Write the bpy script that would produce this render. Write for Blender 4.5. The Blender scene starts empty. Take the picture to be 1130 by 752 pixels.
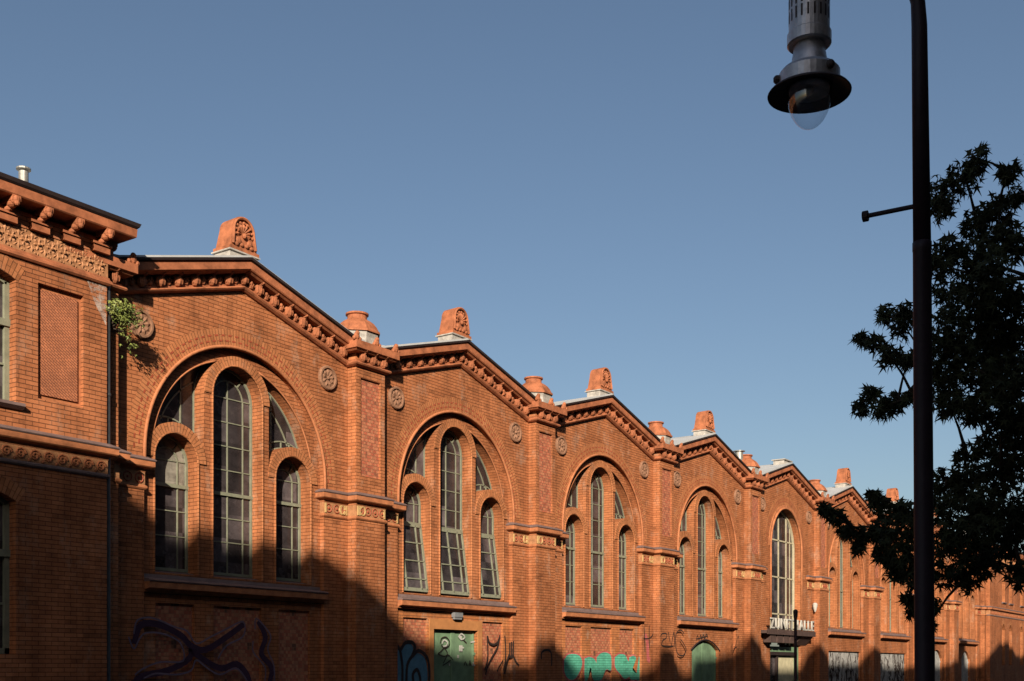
import bpy, math, random
from mathutils import Vector, noise
R_ = math.radians
pi = math.pi
random.seed(7)
scene = bpy.context.scene
C = scene.collection

# ------------------------------------------------------------------ survey of the place
# street facade stands on y = 0, outward is -y, x runs along the street
F_PX, YV, DIST, EYE = 1293.4, 738.1, 18.81, 1.6
YAW = R_(34.983)
CS, SN = math.cos(YAW), math.sin(YAW)
X0 = 16.946            # centre of the first gable
BAY = 7.5
NB = 9

def on_wall(u, w, p=0.0):
    """facade point (plane y=-p) measured from the photograph"""
    t = (u - 565) / F_PX
    dx, dy = CS + SN * t, SN - CS * t
    m = (DIST - p) / dy
    return m * dx, EYE + (YV - w) / F_PX * m

def at_depth(u, w, d):
    t = (u - 565) / F_PX
    return Vector((d * (CS + SN * t), -DIST + d * (SN - CS * t), EYE + (YV - w) / F_PX * d))

# ------------------------------------------------------------------ mesh collector
class MB:
    def __init__(self):
        self.v, self.f, self.uv, self.mi = [], [], [], []
        self.cur = 0
    def face(self, pts, uv=None):
        b = len(self.v)
        pts = [Vector(p) for p in pts]
        self.v += pts
        self.f.append(tuple(range(b, b + len(pts))))
        self.uv.append(uv)
        self.mi.append(self.cur)
    def mesh_part(self, verts, faces):
        b = len(self.v)
        self.v += [Vector(p) for p in verts]
        for f in faces:
            self.f.append(tuple(b + i for i in f)); self.uv.append(None); self.mi.append(self.cur)
    def box(self, x0, x1, y0, y1, z0, z1):
        v = [(x0,y0,z0),(x1,y0,z0),(x1,y1,z0),(x0,y1,z0),(x0,y0,z1),(x1,y0,z1),(x1,y1,z1),(x0,y1,z1)]
        self.mesh_part(v, [(0,3,2,1),(4,5,6,7),(0,1,5,4),(1,2,6,5),(2,3,7,6),(3,0,4,7)])
    def sweep(self, path, prof, caps=True, closed=False):
        """profile (d outward, h up) along a path of 3D points; outward = right of travel"""
        n = len(path); secs = []
        for i, p in enumerate(path):
            def dirn(a, b):
                d = Vector((b[0]-a[0], b[1]-a[1])); return d.normalized() if d.length > 1e-9 else None
            d0 = dirn(path[i-1], p) if i > 0 else None
            d1 = dirn(p, path[i+1]) if i < n-1 else None
            if d0 is None: d0 = d1
            if d1 is None: d1 = d0
            n0 = Vector((d0.y, -d0.x)); n1 = Vector((d1.y, -d1.x))
            m = (n0 + n1); m = m / max(1e-6, m.dot(n0)) if m.length > 1e-6 else n0
            secs.append([Vector((p[0] + m.x*d, p[1] + m.y*d, p[2] + h)) for d, h in prof])
        b = len(self.v); k = len(prof)
        for s in secs: self.v += s
        for i in range(n-1):
            for j in range(k if closed else k-1):
                j2 = (j+1) % k
                self.f.append((b+i*k+j, b+(i+1)*k+j, b+(i+1)*k+j2, b+i*k+j2)); self.uv.append(None); self.mi.append(self.cur)
        if caps:
            self.f.append(tuple(b+j for j in range(k))); self.uv.append(None); self.mi.append(self.cur)
            self.f.append(tuple(b+(n-1)*k+j for j in reversed(range(k)))); self.uv.append(None); self.mi.append(self.cur)
    def ring(self, cx, cz, r0, r1, a0, a1, yf, yb, n=28):
        """arch band in the facade plane, bricks set radially"""
        rm = (r0+r1)/2
        for i in range(n):
            a, b = a0+(a1-a0)*i/n, a0+(a1-a0)*(i+1)/n
            def P(r, t, y): return (cx+r*math.cos(t), y, cz+r*math.sin(t))
            va, vb = a*rm, b*rm
            self.face([P(r0,a,yf),P(r1,a,yf),P(r1,b,yf),P(r0,b,yf)], [(0,va),(r1-r0,va),(r1-r0,vb),(0,vb)])
            self.face([P(r1,a,yf),P(r1,a,yb),P(r1,b,yb),P(r1,b,yf)], [(0,va),(yb-yf,va),(yb-yf,vb),(0,vb)])
            self.face([P(r0,a,yb),P(r0,a,yf),P(r0,b,yf),P(r0,b,yb)], [(yb-yf,va),(0,va),(0,vb),(yb-yf,vb)])
    def tube(self, pts, rad, n=8, cap=True):
        pts = [Vector(p) for p in pts]
        if not isinstance(rad, (list, tuple)): rad = [rad]*len(pts)
        b = len(self.v); up = Vector((0,0,1)); prev = None
        for i, p in enumerate(pts):
            d = (pts[min(i+1,len(pts)-1)] - pts[max(i-1,0)]).normalized()
            if prev is None:
                s = d.cross(up if abs(d.z) < .95 else Vector((1,0,0))).normalized()
            else:
                s = (prev - d*prev.dot(d)).normalized()
            prev = s; t = d.cross(s)
            for k in range(n):
                a = 2*pi*k/n
                self.v.append(p + (s*math.cos(a)+t*math.sin(a))*rad[i])
        for i in range(len(pts)-1):
            for k in range(n):
                k2 = (k+1) % n
                self.f.append((b+i*n+k, b+i*n+k2, b+(i+1)*n+k2, b+(i+1)*n+k)); self.uv.append(None); self.mi.append(self.cur)
        if cap:
            for q, rev in ((0, True), (len(pts)-1, False)):
                idx = [b+q*n+k for k in range(n)]
                self.f.append(tuple(reversed(idx)) if rev else tuple(idx)); self.uv.append(None); self.mi.append(self.cur)
    def lathe(self, cx, cy, prof, n=20, axis='z', cz=0):
        b = len(self.v)
        for r, h in prof:
            for k in range(n):
                a = 2*pi*k/n
                if axis == 'z': self.v.append(Vector((cx+r*math.cos(a), cy+r*math.sin(a), h)))
                else: self.v.append(Vector((cx+r*math.cos(a), cy-h, cz+r*math.sin(a))))
        for i in range(len(prof)-1):
            for k in range(n):
                k2 = (k+1) % n
                q = (b+i*n+k, b+i*n+k2, b+(i+1)*n+k2, b+(i+1)*n+k)
                self.f.append(q); self.uv.append(None); self.mi.append(self.cur)
    def ell(self, c, r, n=8, m=5):
        b = len(self.v)
        self.v.append(Vector((c[0], c[1], c[2]-r[2])))
        for i in range(1, m):
            ph = -pi/2 + pi*i/m
            for k in range(n):
                a = 2*pi*k/n
                self.v.append(Vector((c[0]+r[0]*math.cos(ph)*math.cos(a), c[1]+r[1]*math.cos(ph)*math.sin(a), c[2]+r[2]*math.sin(ph))))
        self.v.append(Vector((c[0], c[1], c[2]+r[2]))); top = len(self.v)-1
        def A(f): self.f.append(f); self.uv.append(None); self.mi.append(self.cur)
        for k in range(n): A((b, b+1+(k+1)%n, b+1+k))
        for i in range(m-2):
            for k in range(n):
                k2 = (k+1) % n
                A((b+1+i*n+k, b+1+i*n+k2, b+1+(i+1)*n+k2, b+1+(i+1)*n+k))
        for k in range(n): A((top, b+1+(m-2)*n+k, b+1+(m-2)*n+(k+1)%n))
    def petal(self, c, ang, ln, w, th, y):
        """raised leaf in the facade plane, from c outward at ang"""
        ca, sa = math.cos(ang), math.sin(ang)
        def P(a, s, yy): return (c[0]+ca*a-sa*s, yy, c[1]+sa*a+ca*s)
        rid = [P(ln*.15,0,y), P(ln*.65,0,y-th), P(ln,0,y)]
        L = P(ln*.62, w/2, y); Rr = P(ln*.62, -w/2, y)
        self.mesh_part([rid[0], rid[1], rid[2], L, Rr], [(0,1,3),(3,1,2),(0,4,1),(4,2,1)])
    def build(self, name, mat, parent=None, loc=None, smooth=False, **tags):
        me = bpy.data.meshes.new(name)
        me.from_pydata([tuple(p) for p in self.v], [], self.f)
        uvl = me.uv_layers.new(name='UVMap')
        for poly, uv in zip(me.polygons, self.uv):
            if uv is None:
                nx, ny, nz = poly.normal
                for li in poly.loop_indices:
                    p = me.vertices[me.loops[li].vertex_index].co
                    if abs(nz) > .8: c = (p.x, p.y)
                    elif abs(nx) > abs(ny): c = (p.y + .125, p.z)
                    else: c = (p.x, p.z)
                    uvl.data[li].uv = c
            else:
                for li, c in zip(poly.loop_indices, uv): uvl.data[li].uv = c
        mats = mat if isinstance(mat, (list, tuple)) else [mat]
        for m in mats: me.materials.append(m)
        if len(mats) > 1:
            for poly, i in zip(me.polygons, self.mi): poly.material_index = i
        if smooth:
            for poly in me.polygons: poly.use_smooth = True
        me.update()
        o = bpy.data.objects.new(name, me); C.objects.link(o)
        if parent is not None: o.parent = parent
        if loc is not None: o.location = loc
        for k, val in tags.items(): o[k] = val
        return o

def empty(name, loc=(0,0,0), label=None, cat=None, group=None, parent=None):
    o = bpy.data.objects.new(name, None); C.objects.link(o); o.location = loc
    o.empty_display_size = .2
    if parent is not None: o.parent = parent
    if label: o['label'] = label
    if cat: o['category'] = cat
    if group: o['group'] = group
    return o

def copy_part(o, parent, dx, dy=0, dz=0):
    c = o.copy(); C.objects.link(c); c.parent = parent
    c.location = (o.location.x+dx, o.location.y+dy, o.location.z+dz)
    for g in [g for g in o.children]:
        d = g.copy(); C.objects.link(d); d.parent = c
    return c

# ------------------------------------------------------------------ materials
M = {}
def newmat(name):
    m = bpy.data.materials.new(name); m.use_nodes = True
    nt = m.node_tree; b = nt.nodes['Principled BSDF']; M[name] = m
    return m, nt, b
def mixc(nt, fac, a, b, bt='MIX'):
    n = nt.nodes.new('ShaderNodeMix'); n.data_type = 'RGBA'; n.blend_type = bt
    for s, val in ((n.inputs[0], fac), (n.inputs[6], a), (n.inputs[7], b)):
        if hasattr(val, 'links') or isinstance(val, bpy.types.NodeSocket): nt.links.new(val, s)
        elif isinstance(val, (int, float)): s.default_value = val
        else: s.default_value = (*val[:3], 1)
    return n.outputs[2]
def nz(nt, scale, detail=3, rough=.5, vec=None, stretch=None):
    n = nt.nodes.new('ShaderNodeTexNoise'); n.inputs['Scale'].default_value = scale
    n.inputs['Detail'].default_value = detail; n.inputs['Roughness'].default_value = rough
    g = nt.nodes.new('ShaderNodeNewGeometry'); src = g.outputs['Position']
    if stretch:
        mp = nt.nodes.new('ShaderNodeMapping'); mp.inputs['Scale'].default_value = stretch
        nt.links.new(src, mp.inputs[0]); src = mp.outputs[0]
    nt.links.new(vec if vec else src, n.inputs['Vector'])
    return n.outputs['Fac']
def ramp(nt, fac, stops):
    r = nt.nodes.new('ShaderNodeValToRGB'); nt.links.new(fac, r.inputs[0])
    el = r.color_ramp.elements
    while len(el) < len(stops): el.new(.5)
    for e, (p, c) in zip(el, stops):
        e.position = p; e.color = (*c[:3], 1) if not isinstance(c, (int, float)) else (c, c, c, 1)
    return r.outputs[0]
def bump(nt, b, h, strength=.5, dist=.01):
    n = nt.nodes.new('ShaderNodeBump'); n.inputs['Strength'].default_value = strength
    n.inputs['Distance'].default_value = dist; nt.links.new(h, n.inputs['Height'])
    nt.links.new(n.outputs[0], b.inputs['Normal']); return n

ALB = .88
def brick_mat(name, c1, c2, mortar, stain=.35, bw=.25, rh=.077, ms=.007, pale=.0, accent=None, rough=.75):
    c1, c2, mortar = [tuple(k*ALB for k in c) for c in (c1, c2, mortar)]
    m, nt, b = newmat(name)
    uv = nt.nodes.new('ShaderNodeUVMap')
    br = nt.nodes.new('ShaderNodeTexBrick')
    nt.links.new(uv.outputs[0], br.inputs['Vector'])
    br.inputs['Scale'].default_value = 1; br.inputs['Brick Width'].default_value = bw
    br.inputs['Row Height'].default_value = rh; br.inputs['Mortar Size'].default_value = ms
    br.inputs['Mortar Smooth'].default_value = .2; br.inputs['Bias'].default_value = 0
    br.inputs['Color1'].default_value = (*c1, 1); br.inputs['Color2'].default_value = (*c2, 1)
    br.inputs['Mortar'].default_value = (*mortar, 1)
    col = br.outputs['Color']
    sx = nt.nodes.new('ShaderNodeSeparateXYZ'); nt.links.new(uv.outputs[0], sx.inputs[0])
    def mt(op, a, v):
        n = nt.nodes.new('ShaderNodeMath'); n.operation = op; nt.links.new(a, n.inputs[0])
        if isinstance(v, (int, float)): n.inputs[1].default_value = v
        else: nt.links.new(v, n.inputs[1])
        return n.outputs[0]
    bed = mt('FRACT', mt('DIVIDE', sx.outputs[1], rh), 0)
    bed = mt('ABSOLUTE', mt('SUBTRACT', bed, .5), 0)
    bedl = mt('GREATER_THAN', bed, .5-.075)
    col = mixc(nt, mt('MULTIPLY', bedl, .8), col, [k*.62 for k in mortar])
    # firing differences between bricks, washed-down dirt, pale repairs
    f1 = ramp(nt, nz(nt, .55, 5, .6), [(.3, .80), (.7, 1.14)])
    col = mixc(nt, 1.0, col, f1, 'MULTIPLY')
    f2 = ramp(nt, nz(nt, 1.0, 5, .6, stretch=(2.2, 2.2, .35)), [(.35, 1.0 - stain), (.55, 1.0)])
    col = mixc(nt, .8, col, f2, 'MULTIPLY')
    f3 = ramp(nt, nz(nt, 7, 4, .7), [(.3, .86), (.7, 1.14)])
    col = mixc(nt, .8, col, f3, 'MULTIPLY')
    # single over-fired or replaced bricks
    wn = nt.nodes.new('ShaderNodeTexWhiteNoise'); wn.noise_dimensions = '2D'
    row = mt('FLOOR', mt('DIVIDE', sx.outputs[1], rh), 0)
    cx_ = mt('FLOOR', mt('DIVIDE', mt('ADD', sx.outputs[0], mt('MULTIPLY', mt('MODULO', row, 2.0), bw*.5)), bw), 0)
    cb = nt.nodes.new('ShaderNodeCombineXYZ')
    gp = nt.nodes.new('ShaderNodeObjectInfo'); ss = nt.nodes.new('ShaderNodeSeparateXYZ'); nt.links.new(gp.outputs['Location'], ss.inputs[0])
    nt.links.new(mt('ADD', cx_, mt('MULTIPLY', ss.outputs[0], 3.7)), cb.inputs[0]); nt.links.new(row, cb.inputs[1])
    nt.links.new(cb.outputs[0], wn.inputs['Vector'])
    col = mixc(nt, 1.0, col, ramp(nt, wn.outputs['Value'], [(.0, .72), (.08, .95), (.5, 1.02), (.9, 1.06), (1.0, 1.16)]), 'MULTIPLY')
    soot = ramp(nt, nz(nt, .9, 6, .7, stretch=(1.2, 1.2, .5)), [(.38, .62), (.52, 1.0)])
    col = mixc(nt, .45, col, soot, 'MULTIPLY')
    if pale:
        pm = ramp(nt, nz(nt, 1.6, 8, .78, stretch=(1, 1, .6)), [(.54, 0), (.70, pale*1.3)])
        col = mixc(nt, pm, col, (.50, .36, .26))
    nt.links.new(col, b.inputs['Base Color'])
    b.inputs['Roughness'].default_value = rough; b.inputs['Specular IOR Level'].default_value = .12
    inv = nt.nodes.new('ShaderNodeMath'); inv.operation = 'SUBTRACT'; inv.inputs[0].default_value = 1
    nt.links.new(br.outputs['Fac'], inv.inputs[1])
    ad = nt.nodes.new('ShaderNodeMath'); ad.operation = 'MULTIPLY_ADD'; ad.inputs[1].default_value = .35
    nt.links.new(nz(nt, 40, 3), ad.inputs[0]); nt.links.new(inv.outputs[0], ad.inputs[2])
    bump(nt, b, ad.outputs[0], .6, .007)
    return m

BR = brick_mat('facing_brick', (.475,.172,.070), (.41,.140,.055), (.22,.078,.032), pale=.3)
BR2 = brick_mat('wing_brick', (.465,.165,.068), (.40,.136,.054), (.18,.065,.028), pale=.15)
BRR = brick_mat('voussoir_brick', (.50,.190,.078), (.44,.155,.060), (.27,.105,.042), bw=.25, rh=.077, stain=.15, pale=.12)
BRP = brick_mat('dado_brick', (.53,.195,.072), (.46,.155,.053), (.26,.11,.05), stain=.3, pale=.35)
BRS = None
BRO = brick_mat('old_brick', (.22,.14,.09), (.17,.10,.07), (.10,.08,.07))

def plain(name, col, rough=.7, var=.25, scale=6, metal=0, bumps=.2, spec=.5, dist=.006):
    col = tuple(k*ALB for k in col)
    m, nt, b = newmat(name)
    f = ramp(nt, nz(nt, scale, 5, .65), [(.25, 1-var), (.75, 1+var*.6)])
    c = mixc(nt, 1.0, col, f, 'MULTIPLY'); nt.links.new(c, b.inputs['Base Color'])
    b.inputs['Roughness'].default_value = rough; b.inputs['Metallic'].default_value = metal
    b.inputs['Specular IOR Level'].default_value = spec*.5 if metal == 0 else spec
    if bumps: bump(nt, b, nz(nt, scale*6, 4), bumps, dist)
    return m
TC = plain('terracotta', (.39,.130,.056), .75, .6, 4)
MOLD = plain('moulded_brick', (.46,.165,.068), .75, .45, 5)
TCD = plain('terracotta_red', (.36,.075,.035), .6, .35, 7)
TCB = plain('buff_terracotta', (.42,.19,.085), .7, .45, 9)
GREY = plain('weathered_ornament', (.28,.14,.08), .8, .45, 9)
STONE = plain('slate_sill', (.19,.125,.11), .6, .35, 4)
LEAD = plain('lead_flashing', (.42,.38,.33), .6, .55, 6, bumps=.35)
ZINC = plain('roof_zinc', (.50,.49,.47), .6, .25, 1.5)
DARK = plain('dark_metal_edge', (.035,.022,.02), .6, .3, 5)
YEL = plain('yellow_glaze', (.56,.36,.15), .45, .3, 12)
GRN = plain('sage_frame_paint', (.24,.24,.165), .5, .3, 5)
CREAM = plain('cream_frame_paint', (.48,.42,.28), .5, .3, 5)
DOOR = plain('green_door_paint', (.17,.26,.15), .5, .4, 3)
IRON = plain('black_iron', (.03,.016,.022), .5, .35, 8)
LAMPM = plain('lamp_metal', (.62,.57,.55), .42, .35, 12, metal=.85)
SHADE = plain('lamp_shade_enamel', (.06,.04,.035), .5, .2, 8)
BOARD = plain('scribbled_board', (.36,.34,.31), .7, .5, 5)
PALEB = plain('pale_board', (.55,.48,.30), .7, .3, 4)
ASPH = plain('asphalt', (.05,.05,.052), .9, .3, 3)
PAVE = brick_mat('paving_slabs', (.2,.19,.18), (.17,.165,.16), (.07,.07,.07), bw=.5, rh=.35, ms=.01)
KERB = plain('granite_kerb', (.28,.27,.26), .8, .3, 8)
REND = plain('opposite_render', (.12,.10,.085), .9, .3, 1)
WHITE = plain('white_letter', (.48,.45,.39), .5, .15, 8)
CANO = plain('canopy_steel', (.09,.055,.045), .5, .3, 5)
BARK = plain('bark', (.07,.05,.035), .95, .4, 14, bumps=.6, dist=.02)
BLK = plain('black_spray', (.035,.022,.018), .6, .3, 20, bumps=0)
PRP = plain('violet_spray', (.055,.022,.042), .6, .3, 6, bumps=0)
SIL = plain('silver_spray', (.20,.14,.18), .5, .35, 6, bumps=0)
BLU = plain('blue_spray', (.10,.22,.30), .6, .3, 6, bumps=0)
TEAL = brick_mat('teal_spray', (.12,.45,.30), (.10,.40,.26), (.07,.27,.18), stain=.15)
PNK = brick_mat('pink_spray', (.55,.14,.13), (.5,.12,.11), (.4,.10,.08), stain=.2)
WSP = plain('white_spray', (.5,.48,.42), .6, .4, 14, bumps=0)

def glass_pane(name, base=(.020,.016,.016)):
    m, nt, b = newmat(name)
    f = nz(nt, 2.2, 5, .7)
    dirt = ramp(nt, f, [(.35, base), (.62, tuple(k*2.4 for k in base)), (.75, (.10,.085,.07))])
    uv = nt.nodes.new('ShaderNodeUVMap'); sn = nt.nodes.new('ShaderNodeVectorMath'); sn.operation = 'SNAP'; sn.inputs[1].default_value = (.43, .51, 1)
    ofs = nt.nodes.new('ShaderNodeVectorMath'); ofs.operation = 'ADD'; ofs.inputs[1].default_value = (0, .22, 0)
    nt.links.new(uv.outputs[0], ofs.inputs[0]); nt.links.new(ofs.outputs[0], sn.inputs[0])
    oi_ = nt.nodes.new('ShaderNodeObjectInfo'); wn = nt.nodes.new('ShaderNodeTexWhiteNoise'); wn.noise_dimensions = '4D'
    nt.links.new(sn.outputs[0], wn.inputs['Vector']); nt.links.new(oi_.outputs['Random'], wn.inputs['W'])
    dirt = mixc(nt, 1.0, dirt, ramp(nt, wn.outputs['Value'], [(0, .6), (.7, 1.3), (.9, 2.2), (1, 3.2)]), 'MULTIPLY')
    nt.links.new(dirt, b.inputs['Base Color'])
    rr = ramp(nt, nz(nt, 5, 4), [(.3, .05), (.7, .35)])
    nt.links.new(rr, b.inputs['Roughness'])
    b.inputs['IOR'].default_value = 1.5
    bump(nt, b, nz(nt, 3.0, 2), .12, .02)
    return m
GL = glass_pane('window_glass')
GLL = glass_pane('dusty_glass', (.10,.088,.07))  # paler tone for the upper pane of one lancet

def diag_panel(name, col, dark):
    """fine diagonal relief of terracotta tiles"""
    m, nt, b = newmat(name)
    uv = nt.nodes.new('ShaderNodeUVMap')
    mp = nt.nodes.new('ShaderNodeMapping'); mp.inputs['Rotation'].default_value = (0,0,R_(32)); mp.inputs['Scale'].default_value = (1,1,1)
    nt.links.new(uv.outputs[0], mp.inputs[0])
    br = nt.nodes.new('ShaderNodeTexBrick'); nt.links.new(mp.outputs[0], br.inputs['Vector'])
    br.inputs['Scale'].default_value = 1; br.inputs['Brick Width'].default_value = .085; br.inputs['Row Height'].default_value = .042
    br.inputs['Mortar Size'].default_value = .006; br.inputs['Mortar Smooth'].default_value = .8
    br.inputs['Color1'].default_value = (*col,1); br.inputs['Color2'].default_value = (*[k*.8 for k in col],1); br.inputs['Mortar'].default_value = (*dark,1)
    f = ramp(nt, nz(nt, 3, 5, .7), [(.3,.75),(.7,1.15)])
    nt.links.new(mixc(nt, 1.0, br.outputs['Color'], f, 'MULTIPLY'), b.inputs['Base Color'])
    inv = nt.nodes.new('ShaderNodeMath'); inv.operation='SUBTRACT'; inv.inputs[0].default_value=1; nt.links.new(br.outputs['Fac'], inv.inputs[1])
    bump(nt, b, inv.outputs[0], 1, .012); b.inputs['Roughness'].default_value=.7
    return m
WPAN = diag_panel('relief_tile_panel', (.46,.155,.065), (.22,.065,.03))

def patt_panel(name, red, light, dark, per=.5):
    """patterned brick panel: red brick with a lozenge of light headers and small dark dots"""
    m, nt, b = newmat(name)
    uv = nt.nodes.new('ShaderNodeUVMap')
    br = nt.nodes.new('ShaderNodeTexBrick'); nt.links.new(uv.outputs[0], br.inputs['Vector'])
    br.inputs['Scale'].default_value = 1; br.inputs['Brick Width'].default_value = .125; br.inputs['Row Height'].default_value = .077
    br.inputs['Mortar Size'].default_value = .006; br.inputs['Mortar Smooth'].default_value = .3
    br.inputs['Color1'].default_value = (*red,1); br.inputs['Color2'].default_value = (*[k*.75 for k in red],1); br.inputs['Mortar'].default_value = (*[k*.5 for k in light],1)
    sp = nt.nodes.new('ShaderNodeSeparateXYZ'); nt.links.new(uv.outputs[0], sp.inputs[0])
    def mth(op, a, bb=None, c=None):
        n = nt.nodes.new('ShaderNodeMath'); n.operation = op
        for i, x in enumerate((a, bb, c)):
            if x is None: continue
            if isinstance(x, (int, float)): n.inputs[i].default_value = x
            else: nt.links.new(x, n.inputs[i])
        return n.outputs[0]
    def tri(x, p):
        q = mth('DIVIDE', x, p); q = mth('FRACT', q); q = mth('SUBTRACT', q, .5); return mth('ABSOLUTE', q)
    # snap to bricks so the figure steps with the courses
    xs = mth('MULTIPLY', mth('FLOOR', mth('DIVIDE', sp.outputs[0], .0625)), .0625)
    zs = mth('MULTIPLY', mth('FLOOR', mth('DIVIDE', sp.outputs[1], .077)), .077)
    s = mth('ADD', tri(xs, per), tri(zs, per*1.232))
    loz = mth('LESS_THAN', mth('ABSOLUTE', mth('SUBTRACT', s, .5)), .09)
    dot = mth('LESS_THAN', s, .14)
    par = mth('LESS_THAN', mth('FRACT', mth('MULTIPLY', mth('ADD', mth('FLOOR', mth('DIVIDE', sp.outputs[0], .0625)), mth('FLOOR', mth('DIVIDE', sp.outputs[1], .077))), .5)), .4)
    loz = mth('MULTIPLY', loz, par)
    ix = mth('FLOOR', mth('DIVIDE', sp.outputs[0], .0625)); iz = mth('FLOOR', mth('DIVIDE', sp.outputs[1], .077))
    d1_ = mth('LESS_THAN', mth('MODULO', mth('ADD', mth('ADD', ix, mth('MULTIPLY', iz, 2.0)), 500.0), 6.0), 1.0)
    d2_ = mth('LESS_THAN', mth('MODULO', mth('ADD', mth('SUBTRACT', ix, mth('MULTIPLY', iz, 2.0)), 503.0), 6.0), 1.0)
    small = mth('MAXIMUM', d1_, d2_)
    col = mixc(nt, mth('MULTIPLY', mth('MAXIMUM', mth('MULTIPLY', small, .55), mth('MULTIPLY', loz, .55)), 1.0), br.outputs['Color'], light)
    col = mixc(nt, mth('MULTIPLY', dot, .8), col, dark)
    wn = nt.nodes.new('ShaderNodeTexWhiteNoise'); wn.noise_dimensions = '2D'; cb = nt.nodes.new('ShaderNodeCombineXYZ')
    nt.links.new(xs, cb.inputs[0]); nt.links.new(zs, cb.inputs[1]); nt.links.new(cb.outputs[0], wn.inputs['Vector'])
    col = mixc(nt, mth('MULTIPLY', mth('GREATER_THAN', wn.outputs['Value'], .8), .28), col, light)
    col = mixc(nt, mth('MULTIPLY', mth('LESS_THAN', wn.outputs['Value'], .2), .2), col, dark)
    mo = mixc(nt, mth('MULTIPLY', br.outputs['Fac'], .7), col, [k*.55 for k in light])
    f = ramp(nt, nz(nt, 5, 5, .7), [(.3,.75),(.7,1.15)])
    nt.links.new(mixc(nt, 1.0, mo, f, 'MULTIPLY'), b.inputs['Base Color'])
    h = mth('ADD', mth('MULTIPLY', loz, .8), mth('SUBTRACT', 1.0, br.outputs['Fac']))
    bump(nt, b, h, .9, .012); b.inputs['Roughness'].default_value=.7
    return m
PPAN = patt_panel('lozenge_brick_panel', (.42,.105,.050), (.52,.21,.10), (.20,.07,.035), .345)
DPAN = patt_panel('dado_brick_panel', (.43,.115,.055), (.53,.23,.11), (.06,.035,.02), .66)

# leaf
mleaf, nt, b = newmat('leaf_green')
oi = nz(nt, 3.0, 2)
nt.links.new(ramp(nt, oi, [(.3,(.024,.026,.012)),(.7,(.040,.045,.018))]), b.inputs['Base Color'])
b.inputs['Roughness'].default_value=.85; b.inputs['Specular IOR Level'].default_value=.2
mlf2, nt, b = newmat('weed_leaf')
nt.links.new(ramp(nt, nz(nt, 9.0, 2), [(.3,(.12,.16,.03)),(.7,(.26,.28,.07))]), b.inputs['Base Color'])
b.inputs['Roughness'].default_value=.5
# clear globe
mg, nt, b = newmat('clear_globe')
tr = nt.nodes.new('ShaderNodeBsdfTransparent'); tr.inputs[0].default_value = (.96,.97,.98,1)
gl_ = nt.nodes.new('ShaderNodeBsdfGlossy'); gl_.inputs['Roughness'].default_value = .08
fr_ = nt.nodes.new('ShaderNodeLayerWeight'); fr_.inputs['Blend'].default_value = .25
mx = nt.nodes.new('ShaderNodeMixShader'); nt.links.new(ramp(nt, fr_.outputs['Facing'], [(0, .16), (.6, .26), (1, .85)]), mx.inputs[0]); nt.links.new(tr.outputs[0], mx.inputs[1]); nt.links.new(gl_.outputs[0], mx.inputs[2])
nt.links.new(mx.outputs[0], nt.nodes['Material Output'].inputs[0])

# ------------------------------------------------------------------ market hall
ZS, RA = 5.84, 2.466          # big arch springing and radius
SL = .286                     # slope of the gables
YI, YG = .12, .45             # recessed inner face, glass
ZSILL = 3.32
def gtop(x): return 9.98 - SL*abs(x)

hall = empty('market_hall', (X0, 0, 0), 'long orange brick market hall with nine gables and tall arched windows', 'market hall')

def strips(mb, xs, y, fn):
    for a, b2 in zip(xs, xs[1:]):
        if b2 - a < 1e-6: continue
        e = 1e-5
        ia, ib = fn(a+e), fn(b2-e)
        mid = fn((a+b2)/2)
        if len(ia) != len(ib): ia = ib = mid if len(mid) else []
        for (l0, h0), (l1, h1) in zip(ia, ib):
            if h0-l0 < 1e-4 and h1-l1 < 1e-4: continue
            mb.face([(a,y,l0),(b2,y,l1),(b2,y,h1),(a,y,h0)])

def frange(a, b2, n): return [a+(b2-a)*i/n for i in range(n+1)]
def carve(base, holes, x):
    """interval list minus holes at abscissa x"""
    out = [base]
    for (xa, xb, lo, hi) in holes:
        if not (xa < x < xb): continue
        l, h = lo(x), hi(x)
        if h <= l: continue
        nxt = []
        for (p, q) in out:
            if h <= p or l >= q: nxt.append((p, q)); continue
            if l > p: nxt.append((p, l))
            if h < q: nxt.append((h, q))
        out = nxt
    return out

CW, CSP = .69, 7.28         # centre lancet half width, springing
SX, SW, SSP = 1.605, .545, 5.77
R2 = 2.2
ZB = 3.50
def circ(cx, cz, r): return lambda x: cz + math.sqrt(max(0, r*r-(x-cx)**2))
top_c = circ(0, CSP, CW); top_r = circ(SX, SSP, SW); top_l = circ(-SX, SSP, SW)
ringc = circ(0, CSP, CW+.2)
ringr = circ(SX, SSP, SW+.2); ringl = circ(-SX, SSP, SW+.2)
arc2 = circ(0, ZS, R2)
def lun_lo(x):
    ax = abs(x)
    return ringc(ax) if ax < CW+.2 else ringr(ax)
LX0, LX1, LXm = .62, 2.13, CW+.2
# exact lunette end points
for k in range(400):
    xx = .4+.001*k
    if ringc(xx) < arc2(xx): LX0 = xx; break
for k in range(700):
    xx = 2.3-.001*k
    if xx < SX+SW+.2 and ringr(xx) < arc2(xx): LX1 = xx; break
holes = [(-CW, CW, lambda x: ZB, top_c), (SX-SW, SX+SW, lambda x: ZB, top_r), (-SX-SW, -SX+SW, lambda x: ZB, top_l),
         (LX0, LX1, lun_lo, arc2), (-LX1, -LX0, lun_lo, arc2)]

def arc_xs(cx, r, n): return [cx - r*math.cos(pi*i/n) for i in range(n+1)]

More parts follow.
